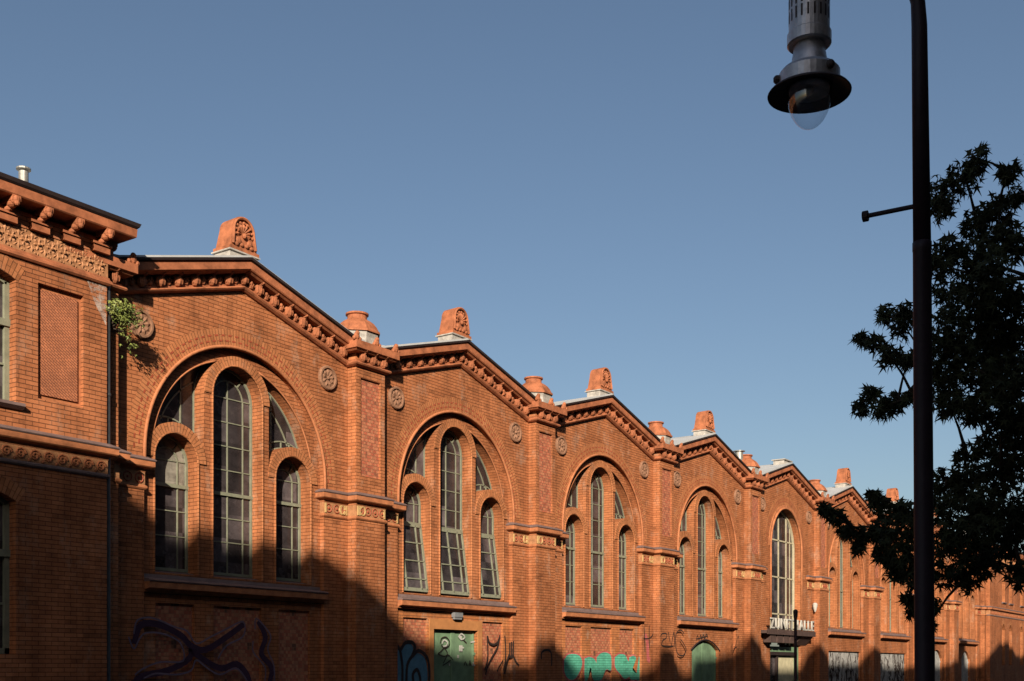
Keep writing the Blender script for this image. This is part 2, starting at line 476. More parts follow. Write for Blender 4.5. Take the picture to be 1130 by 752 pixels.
def upper_wall(mb, rad, spring, zlow, y=0.0):
    """gable wall with the arched opening left out"""
    arch = circ(0, spring, rad)
    xs = sorted(set([-3.75, 3.75, 0, -3.2, 3.2] + arc_xs(0, rad, 40)))
    def fn(x):
        t = gtop(x) if abs(x) < 3.2 else 9.1
        if abs(x) < rad: return [(arch(x), t)]
        return [(0, t)]
    strips(mb, xs, y, fn)
    # reveal
    pts = [(-rad, zlow), (-rad, spring)] + [(-rad*math.cos(pi*i/40), spring+rad*math.sin(pi*i/40)) for i in range(1, 40)] + [(rad, spring), (rad, zlow)]
    reveal(mb, pts, y, YI)

def reveal(mb, pts, y0, y1, close=False):
    s = 0; q = list(pts) + ([pts[0]] if close else [])
    for (a, b2) in zip(q, q[1:]):
        L = math.hypot(b2[0]-a[0], b2[1]-a[1])
        vert = abs(b2[0]-a[0]) < 1e-6
        if vert: uv = [(y0,a[1]),(y0,b2[1]),(y1,b2[1]),(y1,a[1])]
        else: uv = [(y0,s),(y0,s+L),(y1,s+L),(y1,s)]
        mb.face([(a[0],y0,a[1]),(b2[0],y0,b2[1]),(b2[0],y1,b2[1]),(a[0],y1,a[1])], uv)
        s += L

def lancet_outline(cx, w, sp, z0, n=16):
    return [(cx-w, z0), (cx-w, sp)] + [(cx-w*math.cos(pi*i/n), sp+w*math.sin(pi*i/n)) for i in range(1, n)] + [(cx+w, sp), (cx+w, z0)]
def lun_outline(sgn, n=14):
    up = [(x, arc2(x)) for x in [LX0+(LX1-LX0)*i/n for i in range(n+1)]]
    lo = [(x, ringr(x)) for x in [LX1-(LX1-LXm)*i/n for i in range(n+1)]]
    lo += [(LXm, CSP)] + [(x, ringc(x)) for x in [LXm-(LXm-LX0)*i/8 for i in range(1, 8)]]
    return [(sgn*x, z) for x, z in up+lo]

def build_gable_wall():
    mb = MB(); upper_wall(mb, RA, ZS, 0)
    arch = circ(0, ZS, RA)
    xs = set(arc_xs(0, RA, 36)) | set(arc_xs(0, CW, 16)) | set(arc_xs(SX, SW, 14)) | set(arc_xs(-SX, SW, 14)) | {0, LX0, LX1, -LX0, -LX1, LXm, -LXm}
    xs |= set(frange(LX0, LX1, 14)) | set(-x for x in frange(LX0, LX1, 14))
    strips(mb, sorted(xs), YI, lambda x: carve((3.0, arch(x)), holes, x))
    for o in (lancet_outline(0, CW, CSP, ZB), lancet_outline(SX, SW, SSP, ZB), lancet_outline(-SX, SW, SSP, ZB)):
        reveal(mb, o, YI, YG+.03)
    for sg in (1, -1): reveal(mb, lun_outline(sg), YI, YG+.03, True)
    return mb

def archivolts(mb, big=RA, spring=ZS, flat=False):
    mb.ring(0, spring, big, big+.38, 0, pi, -.006, .01, 44)
    # header-brick insets
    for i in range(46):
        for j in range(2):
            a = pi*(i+.5*(j % 2)+.25)/46; r = big+.13+.11*j
            ca, sa = math.cos(a), math.sin(a)
            w, l = .016, .045
            def P(u, v_): return (ca*(r+u)-sa*v_, -.012, spring+sa*(r+u)+ca*v_)
            mb.cur = 1; mb.face([P(-w,-l),P(w,-l),P(w,l),P(-w,l)]); mb.cur = 0

def roll(mb, cx, cz, r, y, rad, n=36, legs=None):
    pts = [(cx+r*math.cos(pi*i/n), y, cz+r*math.sin(pi*i/n)) for i in range(n+1)]
    if legs is not None: pts = [(cx+r, y, legs)] + pts + [(cx-r, y, legs)]
    mb.tube(pts, rad, 7)

HS = -.25  # lower local y for parts
gw = build_gable_wall()
wall0 = gw.build('gable_wall', BR, hall)
# rings, dado etc. are parts of their own
mb = MB(); archivolts(mb)
arch0 = mb.build('archivolt', [BRR, TCD], hall)
mb = MB(); roll(mb, 0, ZS, RA+.008, -.03, .036, 44, 5.6)
roll0 = mb.build('arch_moulding', MOLD, hall, smooth=True)
mb = MB(); mb.ring(0, CSP, CW, CW+.2, 0, pi, YI-.03, YI+.01, 26)
roll(mb, 0, CSP, CW+.0, YI-.02, .022, 24, ZB)
ringc0 = mb.build('lancet_arch', BRR, hall)
mb = MB(); mb.ring(0, SSP, SW, SW+.2, 0, pi, YI-.03, YI+.01, 22)
roll(mb, 0, SSP, SW, YI-.02, .022, 20, ZB)
ringr0 = mb.build('lancet_arch', BRR, hall, (SX, 0, 0))
ringl0 = copy_part(ringr0, hall, -2*SX)
lj = []
a0 = math.acos(min(1, LX1/R2)); a1 = math.acos(LX0/R2)
for s in (0, 1):
    mb = MB()
    pts = [((1 if s == 0 else -1)*R2*math.cos(a0+(a1-a0)*i/16), YI-.01, ZS+R2*math.sin(a0+(a1-a0)*i/16)) for i in range(17)]
    mb.tube(pts, .02, 6)
    lj.append(mb.build('lunette_moulding', MOLD, hall, smooth=True))

# --- gable cornice
def cornice_mb():
    mb = MB()
    path = [(-3.24,0,9.0), (0,0,9.0+SL*3.24), (3.24,0,9.0)]
    mb.sweep(path, [(-.02,-.03),(.20,-.03),(.24,.0),(.28,.01),(.30,.03),(.30,.17),(.27,.17),(.27,.20),(-.02,.20)], True, True)
    return mb
corn0 = cornice_mb().build('cornice', TC, hall)
mb = MB()
pth = [(-3.24,0,9.195), (0,0,9.195+SL*3.24), (3.24,0,9.195)]
mb.sweep(pth, [(-.3,.01),(.30,.01),(.33,.02),(.34,.07),(-.3,.10)], True, True)
edge0 = mb.build('roof_edge', DARK, hall)
mb = MB()
pth = [(-3.24,0,8.62), (0,0,8.62+SL*3.24), (3.24,0,8.62)]
mb.sweep(pth, [(-.02,0),(.05,.0),(.10,.03),(.12,.06),(.10,.09),(.05,.10),(.05,.14),(-.02,.14)], True, True)
string0 = mb.build('string_course', TC, hall)

def console(mb, x, z, big=True, y=0.0, s=1.0):
    if big:
        mb.ell((x, y-.07, z+.09), (.10*s,.09,.115), 8, 6)
        for q in (-1,-.5,0,.5,1): mb.ell((x+.075*s*q, y-.10-.02*(1-abs(q)), z+.13-.03*abs(q)), (.022*s,.045,.085), 6, 4)
        mb.ell((x-.05*s, y-.06, z+.16), (.04*s,.07,.06), 6, 4)
        mb.ell((x+.05*s, y-.06, z+.16), (.04*s,.07,.06), 6, 4)
        mb.ell((x, y-.12, z+.18), (.035*s,.06,.05), 6, 4)
        mb.box(x-.035*s, x+.035*s, y-.2, y, z+.2, z+.28)
        mb.ell((x, y-.21, z+.235), (.030,.030,.030), 7, 5)
    else:
        mb.ell((x, y-.045, z+.07), (.065*s,.055,.06), 6, 4)
        mb.ell((x, y-.06, z+.14), (.032*s,.05,.05), 6, 4)
        mb.ell((x-.05*s, y-.06, z+.115), (.022*s,.04,.035), 6, 4); mb.ell((x+.05*s, y-.06, z+.115), (.022*s,.04,.035), 6, 4)
mb = MB()
for i in range(-7, 8):
    x = i*.43; z = 8.62+SL*3.24-SL*abs(x)+.13
    console(mb, x, z)
for i in range(-7, 7):
    x = (i+.5)*.43; z = 8.62+SL*3.24-SL*abs(x)+.13
    console(mb, x, z, False)
# moulded fillet behind the consoles
mb.sweep([(-3.24,0,8.75), (0,0,8.75+SL*3.24), (3.24,0,8.75)], [(-.02,0),(.035,.0),(.035,.05),(-.02,.05)], True, True)
corb0 = mb.build('corbel_row', TC, hall)

# --- rosette
def rosette_mb(r=.28):
    mb = MB()
    mb.lathe(0, 0, [(r,-.01),(r,.05),(r*.93,.075),(r*.80,.075),(r*.76,.04),(0.001,.035)], 24, 'y', 0)
    for k in range(9):
        a = 2*pi*k/9+.2; mb.petal((0,0), a, r*.78, r*.42, .035, -.04)
    mb.ell((0,-.05,0), (r*.16,.04,r*.16), 8, 4)
    return mb
ros0 = rosette_mb().build('rosette', GREY, hall, (2.555, 0, 8.23))

# --- sill and dado
mb = MB()
mb.sweep([(-2.45,0,3.1),(2.45,0,3.1)], [(-.12,0),(.0,.0),(.01,.04),(.13,.07),(.14,.18),(.12,.19),(-.12,.19)], True, True)
sill0 = mb.build('sill_moulding', MOLD, hall)
mb = MB()
mb.sweep([(-2.455,0,3.29),(2.455,0,3.29)], [(-.46,0),(.15,.0),(.165,.025),(.13,.05),(-.10,.09),(-.13,.2),(-.46,.28)], True, True)
sillt0 = mb.build('window_sill', STONE, hall)

def dado(panels, openings, name='dado_wall'):
    """lower wall recessed between the piers; openings (x0,x1,z1[,rise])"""
    mb = MB(); YD = .10
    hs = []
    xs = {-RA, RA, 0}
    for (a, b2, zt, rise) in openings:
        hs.append((a, b2, (lambda x: -1.), (lambda x, a=a, b2=b2, zt=zt, rise=rise: zt-rise*((2*(x-(a+b2)/2)/(b2-a))**2))))
        xs |= set(frange(a, b2, 12 if rise else 1))
    for (a, b2, z0, z1) in panels:
        hs.append((a, b2, (lambda x, z0=z0: z0), (lambda x, z1=z1: z1))); xs |= {a, b2}
    strips(mb, sorted(xs), YD, lambda x: carve((0, 3.1), hs, x))
    for (a, b2, z0, z1) in panels:
        reveal(mb, [(a,z0),(a,z1),(b2,z1),(b2,z0)], YD, YD+.07, True)
    for (a, b2, zt, rise) in openings:
        n = 12 if rise else 1
        pts = [(a, 0)] + [(x, zt-rise*((2*(x-(a+b2)/2)/(b2-a))**2)) for x in frange(a, b2, n)] + [(b2, 0)]
        reveal(mb, pts, YD, YD+.25)
    return mb
def panel_mb(panels):
    mb = MB()
    for (a, b2, z0, z1) in panels: mb.face([(a,.165,z0),(b2,.165,z0),(b2,.165,z1),(a,.165,z1)])
    return mb

# --- windows -------------------------------------------------------------
def bar(mb, x0, z0, x1, z1, w=.045, yf=YG-.022, yb=YG+.01):
    d = Vector((x1-x0, z1-z0)); L = d.length; d /= L; nn = Vector((-d.y, d.x))*w/2
    c = [(x0+nn.x, z0+nn.y), (x1+nn.x, z1+nn.y), (x1-nn.x, z1-nn.y), (x0-nn.x, z0-nn.y)]
    v = [(p[0], yf, p[1]) for p in c] + [(p[0], yb, p[1]) for p in c]
    mb.mesh_part(v, [(0,1,2,3),(7,6,5,4),(0,4,5,1),(1,5,6,2),(2,6,7,3),(3,7,4,0)])
def polybar(mb, pts, w=.045, **k):
    for a, b2 in zip(pts, pts[1:]): bar(mb, a[0], a[1], b2[0], b2[1], w, **k)
def lancet_window(hw, sp, cols, inner, z0=3.58, transom=5.3, open_low=False):
    fr = MB()
    o = lancet_outline(0, hw-.03, sp, z0)
    zcut = transom if open_low else z0
    if open_low: o = [(-hw+.03, transom), (-hw+.03, sp)] + o[2:-1] + [(hw-.03, transom)]
    polybar(fr, o, .05, yf=YG-.035)
    if not open_low: bar(fr, -hw, z0+.02, hw, z0+.02, .06, yf=YG-.04)
    bar(fr, -hw, transom, hw, transom, .07, yf=YG-.05)
    polybar(fr, [(-inner, zcut), (-inner, sp)] + [(-inner*math.cos(pi*i/14), sp+inner*math.sin(pi*i/14)) for i in range(1, 14)] + [(inner, sp), (inner, zcut)], .026)
    if cols: bar(fr, 0, zcut, 0, sp+inner, .026)
    z = transom
    topz = sp + hw
    while z < sp-.05:
        z += .51
        if z < topz-.25:
            ww = hw if z < sp else math.sqrt(max(.01, hw*hw-(z-sp)**2))
            bar(fr, -ww, z, ww, z, .022, yf=YG-.02)
    for s in (1, -1):
        a = R_(52); bar(fr, s*inner*math.cos(a), sp+inner*math.sin(a), s*hw*math.cos(a), sp+hw*math.sin(a), .03)
    if not open_low:
        z = transom-.51
        while z > z0+.2: bar(fr, -hw, z, hw, z, .022, yf=YG-.02); z -= .51
    pn = MB()
    oo = lancet_outline(0, hw-.01, sp, zcut)
    n = len(oo)
    pn.face([(x, YG, z) for x, z in oo])
    return fr, pn
def sash_mb(hw, inner, cols, h=1.68):
    """awning sash, hinged on its top edge (local origin)"""
    mb = MB()
    def B(*a, **k): bar(mb, *a, yf=-.03, yb=.03, **k)
    hw -= .04
    B(-hw, 0, -hw, -h, w=.06); B(hw, 0, hw, -h, w=.06); B(-hw, -.02, hw, -.02, w=.06); B(-hw, -h, hw, -h, w=.09)
    B(-inner, 0, -inner, -h, w=.034); B(inner, 0, inner, -h, w=.034)
    if cols: B(0, 0, 0, -h, w=.034)
    for k in (1, 2, 3): B(-hw, -k*h/3.6, hw, -k*h/3.6, w=.03)
    mb.cur = 1; mb.face([(-hw,.0,0),(hw,.0,0),(hw,.0,-h),(-hw,.0,-h)])
    return mb
def lunette_window(sgn):
    fr, pn = MB(), MB()
    o = lun_outline(1)
    sh = [(x, z) for x, z in o]
    polybar(fr, [(sgn*x, z) for x, z in sh + [sh[0]]], .05, yf=YG-.03)
    # inner concentric bar and a few glazing bars
    r = R2-.3
    pts = []
    for i in range(21):
        a = R_(5)+R_(75)*i/20
        x, z = r*math.cos(a), ZS+r*math.sin(a)
        if x > LXm and z > ringr(x): pts.append((sgn*x, z))
    polybar(fr, pts, .03)
    xm = 1.24
    bar(fr, sgn*xm, ringr(xm), sgn*xm, arc2(xm), .03)
    r3 = SW+.2+.16
    pts = []
    for i in range(21):
        a = R_(20)+R_(130)*i/20
        x, z = SX+r3*math.cos(a), SSP+r3*math.sin(a)
        if x > LXm and z < arc2(x): pts.append((sgn*x, z))
    polybar(fr, pts, .03)
    for xx in (1.05, 1.55, 1.8):
        bar(fr, sgn*xx, ringr(xx), sgn*xx, min(arc2(xx), SSP+math.sqrt(max(0, r3*r3-(xx-SX)**2))), .028)
    pn.face([(sgn*x, YG, z) for x, z in (o if sgn > 0 else o[::-1])])
    return fr, pn

def add_window(fb, pb, name, x, frm=GRN, gl=GL):
    f = fb.build(name, frm, hall, (x, 0, 0)); pb.build('pane', gl, f)
    return f
cw0 = add_window(*lancet_window(CW, CSP, True, .43), 'lancet_window', 0)
sw0 = add_window(*lancet_window(SW, SSP, False, .29), 'lancet_window', SX)
lr0 = add_window(*lunette_window(1), 'lunette_window', 0)
ll0 = add_window(*lunette_window(-1), 'lunette_window', 0)

# --- pilaster, ledge, parapet block, chimney ------------------------------
PX = 3.75
def pil_path(z, back=.0):
    return [(PX-.5,0,z),(PX-.5,-.27,z),(PX+.5,-.27,z),(PX+.5,0,z)]
mb = MB()
def vq(x0,y0,x1,y1,z0,z1):
    mb.face([(x0,y0,z0),(x1,y1,z0),(x1,y1,z1),(x0,y0,z1)])
PW, PZ0, PZ1 = .345, 6.1, 8.38
vq(PX-.5,0,PX-.5,-.27,0,9.05); vq(PX+.5,-.27,PX+.5,0,0,9.05)
strips(mb, [PX-.5,PX-PW,PX+PW,PX+.5], -.27, lambda x: carve((0,9.05), [(PX-PW,PX+PW,lambda x:PZ0,lambda x:PZ1)], x))
reveal(mb, [(PX-PW,PZ0),(PX-PW,PZ1),(PX+PW,PZ1),(PX+PW,PZ0)], -.27, -.215, True)
pil0 = mb.build('pilaster', BR, hall)
mb = MB(); mb.face([(PX-PW,-.22,PZ0),(PX+PW,-.22,PZ0),(PX+PW,-.22,PZ1),(PX-PW,-.22,PZ1)])
ppan0 = mb.build('pilaster_panel', PPAN, hall)

xL, xR = RA, 7.5-RA
def ledge_path(z):
    return [(xL, .12, z), (xL, 0, z), (PX-.5,0,z), (PX-.5,-.27,z), (PX+.5,-.27,z), (PX+.5,0,z), (xR,0,z), (xR,.12,z)]
mb = MB()
mb.cur = 0
mb.sweep(ledge_path(5.40), [(-.05,0),(.02,.0),(.03,.05),(.13,.08),(.15,.10),(.15,.20),(-.05,.20)], True, True)
mb.sweep(ledge_path(5.06), [(-.05,0),(.02,.0),(.045,.03),(.045,.06),(.02,.085),(-.05,.085)], True, True)
ledge0 = mb.build('ledge', MOLD, hall)
mb = MB()
mb.sweep(ledge_path(5.60), [(-.05,0),(.16,.0),(.175,.02),(.15,.045),(.03,.10),(-.05,.10)], True, True)
ledget0 = mb.build('ledge_capping', STONE, hall)
# frieze
def frieze_decor(mb, segs, z0, z1, y_sign=-1):
    zc, hh = (z0+z1)/2, (z1-z0)/2
    for (ax, ay, bx, by) in segs:
        L = math.hypot(bx-ax, by-ay); n = max(1, round(L/.25)); 
        for i in range(n):
            t = (i+.5)/n; x, y = ax+(bx-ax)*t, ay+(by-ay)*t
            nx, ny = (by-ay)/L, -(bx-ax)/L
            rr = hh*.78
            pts = [(x+(bx-ax)/L*rr*math.cos(a)+nx*.012, y+(by-ay)/L*rr*math.cos(a)+ny*.012, zc+rr*math.sin(a)) for a in [2*pi*k/10 for k in range(11)]]
            mb.tube(pts, .012, 4, False)
            mb.ell((x+nx*.01, y+ny*.01, zc), (.03,.03,.03), 6, 4)
mb = MB()
mb.cur = 0
mb.sweep(ledge_path(5.145), [(-.05,0),(.012,.0),(.012,.255),(-.05,.255)], True, True)
mb.cur = 1
frieze_decor(mb, [(xL,-.012,PX-.5,-.012),(PX-.5,-.282,PX+.5,-.282),(PX+.5,-.012,xR,-.012)], 5.15, 5.39)
mb.cur = 2
for (x, y) in ((xL+.03,-.02),(PX-.57,-.02),(PX-.46,-.29),(PX-.40,-.29),(PX+.45,-.29),(xR-.05,-.02)):
    mb.box(x-.022, x+.022, y-.018, y+.02, 5.16, 5.38)
for (x, y) in ((PX-.58,-.02),(PX-.62,-.02)):
    pts = [(x-.1+.085*math.cos(a), y-.01, 5.27+.1*math.sin(a)) for a in [2*pi*k/14 for k in range(15)]]
    mb.tube(pts, .016, 5, False)
pts = [(PX-.30+.085*math.cos(a), -.292, 5.27+.1*math.sin(a)) for a in [2*pi*k/14 for k in range(15)]]
mb.tube(pts, .018, 5, False)
frz0 = mb.build('ledge_frieze', [TCB, TCD, YEL], hall)
# block above pilaster
mb = MB()
mb.sweep([(PX-.5,.1,8.62)]+pil_path(8.62)[1:3]+[(PX+.5,.1,8.62)], [(-.05,0),(.05,.0),(.10,.03),(.12,.06),(.10,.09),(.05,.10),(.05,.14),(-.05,.14)], True, True)
mb.sweep([(PX-.5,.3,8.95)]+pil_path(8.95)[1:3]+[(PX+.5,.3,8.95)], [(-.4,-.02),(.18,-.02),(.22,.02),(.25,.03),(.25,.20),(.20,.22),(-.4,.22)], True, True)
for x in (PX-.36, PX, PX+.36): console(mb, x, 8.74, True, -.27, .9)
for x in (PX-.18, PX+.18): console(mb, x, 8.74, False, -.27)
for x in (PX-.68, PX, PX+.68):
    mb.ell((x, -.45, 9.24), (.085,.06,.10), 8, 6); mb.ell((x, -.47, 9.31), (.06,.05,.06), 8, 6)
    mb.ell((x-.09, -.46, 9.19), (.05,.045,.05), 7, 5); mb.ell((x+.09, -.46, 9.19), (.05,.045,.05), 7, 5)
blk0 = mb.build('parapet_block', TC, hall)
# chimney hood
mb = MB()
ang0 = pi/8
def octa(mb, prof, n=8):
    b = len(mb.v)
    for r, h in prof:
        for k in range(n):
            a = 2*pi*k/n+ang0; mb.v.append(Vector((PX+r*math.cos(a), .16+r*math.sin(a), h)))
    for i in range(len(prof)-1):
        for k in range(n):
            k2 = (k+1) % n; mb.f.append((b+i*n+k, b+i*n+k2, b+(i+1)*n+k2, b+(i+1)*n+k)); mb.uv.append(None); mb.mi.append(mb.cur)
octa(mb, [(.57,9.50),(.57,9.54),(.53,9.58),(.49,9.66),(.42,9.75),(.33,9.82),(.24,9.87)])
mb.lathe(PX, .16, [(.26,9.84),(.235,9.88),(.235,9.96),(.275,9.98),(.275,10.02),(.23,10.03),(.22,9.9)], 20)
hood0 = mb.build('chimney_hood', TC, hall)
mb = MB(); octa(mb, [(.50,9.1),(.50,9.38),(.53,9.505)])
hoodp = mb.build('hood_base', LEAD, hood0)

# --- gable finial ----------------------------------------------------------
def finial_mb(fan=True):
    mb = MB()
    W, D0, D1 = .36, -.05, .36
    def sec(y, s):
        pts = []
        for i in range(13):
            a = pi*i/12; pts.append((-.29*s*math.cos(a)*1.0, y, 10.80+.29*s*math.sin(a)))
        return [(-.36, y-(.03 if y < 0 else -.03), 10.40)] + pts + [(.36, y-(.03 if y < 0 else -.03), 10.40)]
    f, bk = sec(D0, 1), sec(D1, .96)
    n = len(f)
    mb.mesh_part(f+bk, [tuple(range(n)), tuple(reversed(range(n, 2*n)))] + [(i, n+i, n+i+1, i+1) for i in range(n-1)] + [(n-1, 2*n-1, n, 0)])
    mb.box(-.40, .40, -.11, .42, 10.33, 10.40)
    # border and palmette on the street face
    pts = [(-.27*math.cos(pi*i/14), D0-.03, 10.78+.27*math.sin(pi*i/14)) for i in range(15)]
    mb.tube([(-.31, D0-.05, 10.45)]+pts+[(.31, D0-.05, 10.45)], .032, 6)
    for k in range(9):
        a = R_(-8)+R_(196)*k/8; mb.petal((0, 10.72), a, .25, .085, .05, D0-.01)
        mb.ell((.235*math.cos(a), D0-.03, 10.72+.235*math.sin(a)), (.03,.03,.03), 6, 4)
    for s in (1, -1):
        for (px, pz, pr) in ((.15,10.55,.08),(.2,10.47,.05),(.07,10.48,.05)): mb.ell((s*px, D0-.04, pz), (pr,.035,pr*.9), 8, 5)
    mb.ell((0, D0-.05, 10.68), (.05,.05,.06), 8, 5)
    return mb
fin0 = finial_mb().build('gable_finial', TC, hall)
mb = MB(); mb.box(-.38,.38,-.08,.40,9.9,10.33); mb.box(-.42,.42,-.12,.46,10.30,10.328)
finp = mb.build('finial_plinth', LEAD, fin0)

# --- roof -----------------------------------------------------------------
mb = MB()
mb.sweep([(-3.75,0,9.20+.02),(-3.24,0,9.28),(0,0,9.28+SL*3.24),(3.24,0,9.28),(3.75,0,9.22)], [(-26,-.25),(.28,-.02),(.28,.035),(-26,.2)], True, True)
roof0 = mb.build('roof', ZINC, hall)

# --- lay out the nine bays --------------------------------------------------
proto_all = [corn0, edge0, string0, corb0, sill0, sillt0, roof0]
ENT = 4
# second small lancet and second rosette of bay 0
dl = sw0.copy(); C.objects.link(dl); dl.parent = hall; dl.location.x = -SX
mb = MB(); oo = lancet_outline(0, SW-.01, SSP, 5.3); mb.cur = 1; mb.face([(x, YG, z) for x, z in oo])
mb.cur = 0; mb.face([(-SW+.01,YG,3.58),(SW-.01,YG,3.58),(SW-.01,YG,5.3),(-SW+.01,YG,5.3)])
mb.build('pane', [GL, GLL], dl)
copy_part(ros0, hall, -2*2.555)
OPEN = 1
for i in range(1, NB):
    dx = BAY*i
    for o in proto_all:
        if i == ENT and o in (sill0, sillt0): continue
        copy_part(o, hall, dx)
    for s in (0, -2*2.555): copy_part(ros0, hall, dx+s)
    if i != ENT:
        for o in [wall0, arch0, roll0, ringc0, ringr0, ringl0, lr0, ll0]+lj: copy_part(o, hall, dx)
        if i != OPEN:
            copy_part(cw0, hall, dx); copy_part(sw0, hall, dx); copy_part(sw0, hall, dx-2*SX)
        copy_part(fin0, hall, dx)
for i in range(-1, NB):
    dx = BAY*i
    for o in (pil0, ppan0, blk0, hood0):
        if i == -1 and o is hood0: continue
        if i == 0: continue
        copy_part(o, hall, dx)
for i in range(1, NB-1):
    for o in (ledge0, ledget0, frz0): copy_part(o, hall, BAY*i)
# end ledges: half of a ledge each side
def half_ledges(side):
    if side < 0: P = lambda z: [(-PX+.4,-.27,z),(-PX+.5,-.27,z),(-PX+.5,0,z),(-RA,0,z),(-RA,.12,z)]; dx = 0
    else: P = lambda z: [(RA,.12,z),(RA,0,z),(PX-.5,0,z),(PX-.5,-.27,z),(PX-.1,-.27,z)]; dx = BAY*(NB-1)
    mb = MB()
    mb.sweep(P(5.40), [(-.05,0),(.02,.0),(.03,.05),(.13,.08),(.15,.10),(.15,.20),(-.05,.20)], True, True)
    mb.sweep(P(5.06), [(-.05,0),(.02,.0),(.045,.03),(.045,.06),(.02,.085),(-.05,.085)], True, True)
    mb.build('ledge', MOLD, hall, (dx,0,0))
    mb = MB(); mb.sweep(P(5.60), [(-.05,0),(.16,.0),(.175,.02),(.15,.045),(.03,.10),(-.05,.10)], True, True)
    mb.build('ledge_capping', STONE, hall, (dx,0,0))
    mb = MB(); mb.sweep(P(5.145), [(-.05,0),(.012,.0),(.012,.255),(-.05,.255)], True, True)
    mb.cur = 1
    for q in (P(0)[1], P(0)[3]): pass
    xa, xb = (-PX+.5, -RA) if side < 0 else (RA, PX-.5)
    frieze_decor(mb, [(xa,-.012,xb,-.012)], 5.15, 5.39)
    mb.build('ledge_frieze', [TCB, TCD], hall, (dx,0,0))
half_ledges(-1); half_ledges(1)

# bay with the tilted sashes
dx = BAY*OPEN
for (x, hw, sp, cols, inner) in ((0, CW, CSP, True, .43), (SX, SW, SSP, False, .29), (-SX, SW, SSP, False, .29)):
    fb, pb = lancet_window(hw, sp, cols, inner, open_low=True)
    w = add_window(fb, pb, 'lancet_window', dx+x)
    s = sash_mb(hw, inner, cols).build('sash', [GRN, GL], w, (0, YG-.03, 5.26))
    s.rotation_euler = (R_(-8), 0, 0)
    mbk = MB(); mbk.face([(-hw, YG+.25, 3.4), (hw, YG+.25, 3.4), (hw, YG+.25, 5.35), (-hw, YG+.25, 5.35)])
    mbk.build('interior_blind', DARK, w)  # dark sheet standing in for the unlit interior behind the open sashes

# dados -----------------------------------------------------------------
three = [(-2.12,-1.16,.9,2.9),(-.66,.66,.9,2.9),(1.16,2.12,.9,2.9)]
two = [(-2.14,-1.18,.9,2.88),(1.18,2.14,.9,2.88)]
for i in range(NB):
    dx = BAY*i
    if i == ENT: continue
    if i in (0, 2): pans, ops = three, []
    elif i == 1: pans, ops = two, [(-.95,.95,2.62,0)]
    elif i == 3: pans, ops = [], [(-1.12,1.12,2.62,.34)]
    elif i in (5, 6): pans, ops = [], [(-2.1,2.3,2.42,0)]
    else: pans, ops = [], [(-.2,1.9,2.7,.5)] if i == 7 else [(-1.1,.9,2.7,.5)]
    dado(pans, ops).build('dado_wall', BRP if i in (1,2) else BR, hall, (dx,0,0))
    for pq in pans: panel_mb([pq]).build('dado_panel', DPAN, hall, (dx,0,0))

def leaf_pair(a, b2, zt, rise, mat, name='double_door', x=0, y=.22):
    mb = MB(); n = 8; c = (a+b2)/2
    def zz(q): return zt-.02-rise*((2*(q-c)/(b2-a))**2)
    for (u0, u1) in ((a+.02, c-.006), (c+.006, b2-.02)):
        qs = frange(u0, u1, n)
        for p, q in zip(qs, qs[1:]): mb.face([(p,y,0.02),(q,y,0.02),(q,y,zz(q)),(p,y,zz(p))])
        # frame rails
        for (r0, r1) in ((u0,u0+.07),(u1-.07,u1)): mb.box(r0, r1, y-.02, y, .02, min(zz(r0), zz(r1))-.01)
    for s in (a+.02, b2-.02):
        for z in (2.0, 1.1): mb.box(s-.05, s+.05, y-.05, y-.02, z-.04, z+.04)
    o = mb.build(name, mat, hall, (x,0,0)); return o
d1 = leaf_pair(-.95,.95,2.62,0,DOOR,x=BAY)
mb = MB(); mb.box(.02,.05,.14,.2,1.0,1.25); mb.build('handle', LAMPM, d1)
mb = MB()   # plain rendered surround of the door
mb.box(-1.13,-.952,.075,.3,0,2.88); mb.box(.952,1.13,.075,.3,0,2.88); mb.box(-.952,.952,.075,.3,2.622,2.88)
mb.build('door_surround', plain('ochre_render', (.46,.19,.065), .8, .25, 4), hall, (BAY,0,0))
leaf_pair(-1.12,1.12,2.62,.34,DOOR,'arched_door',x=3*BAY)
mb = MB()
for s in (0,):
    pts = [(x, .085, 2.66-.34*((x/1.12)**2)) for x in frange(-1.2,1.2,14)]
    mb.tube(pts, .026, 6)
mb.build('door_hood', DARK, hall, (3*BAY,0,0))
for i in (5, 6):
    mb = MB()
    mb.box(-2.1,2.3,.2,.25,0,2.42)
    for k in range(1, 6): mb.box(-2.1+k*.73-.01, -2.1+k*.73+.01, .19, .2, 0, 2.4)
    sh = mb.build('board_wall', BOARD, hall, (BAY*i,0,0))
    mb = MB(); r = random.Random(i)
    for k in range(46):      # scribbles all over the boards
        x = -2.0+4.2*r.random(); z = .5+1.6*r.random(); pts = [(x, .186, z)]
        for q in range(6): pts.append((max(-2.05, min(2.25, pts[-1][0]+r.uniform(-.12,.2))), .186, max(.1, min(2.38, pts[-1][2]+r.uniform(-.35,.4)))))
        mb.tube(pts, r.choice([.008,.012,.018]), 4)
    mb.build('graffiti', BLK, sh)
for i, a in ((7, (-.2,1.9)), (8, (-1.1,.9))):
    leaf_pair(a[0], a[1], 2.7, .5, BOARD, 'arched_door', x=BAY*i)

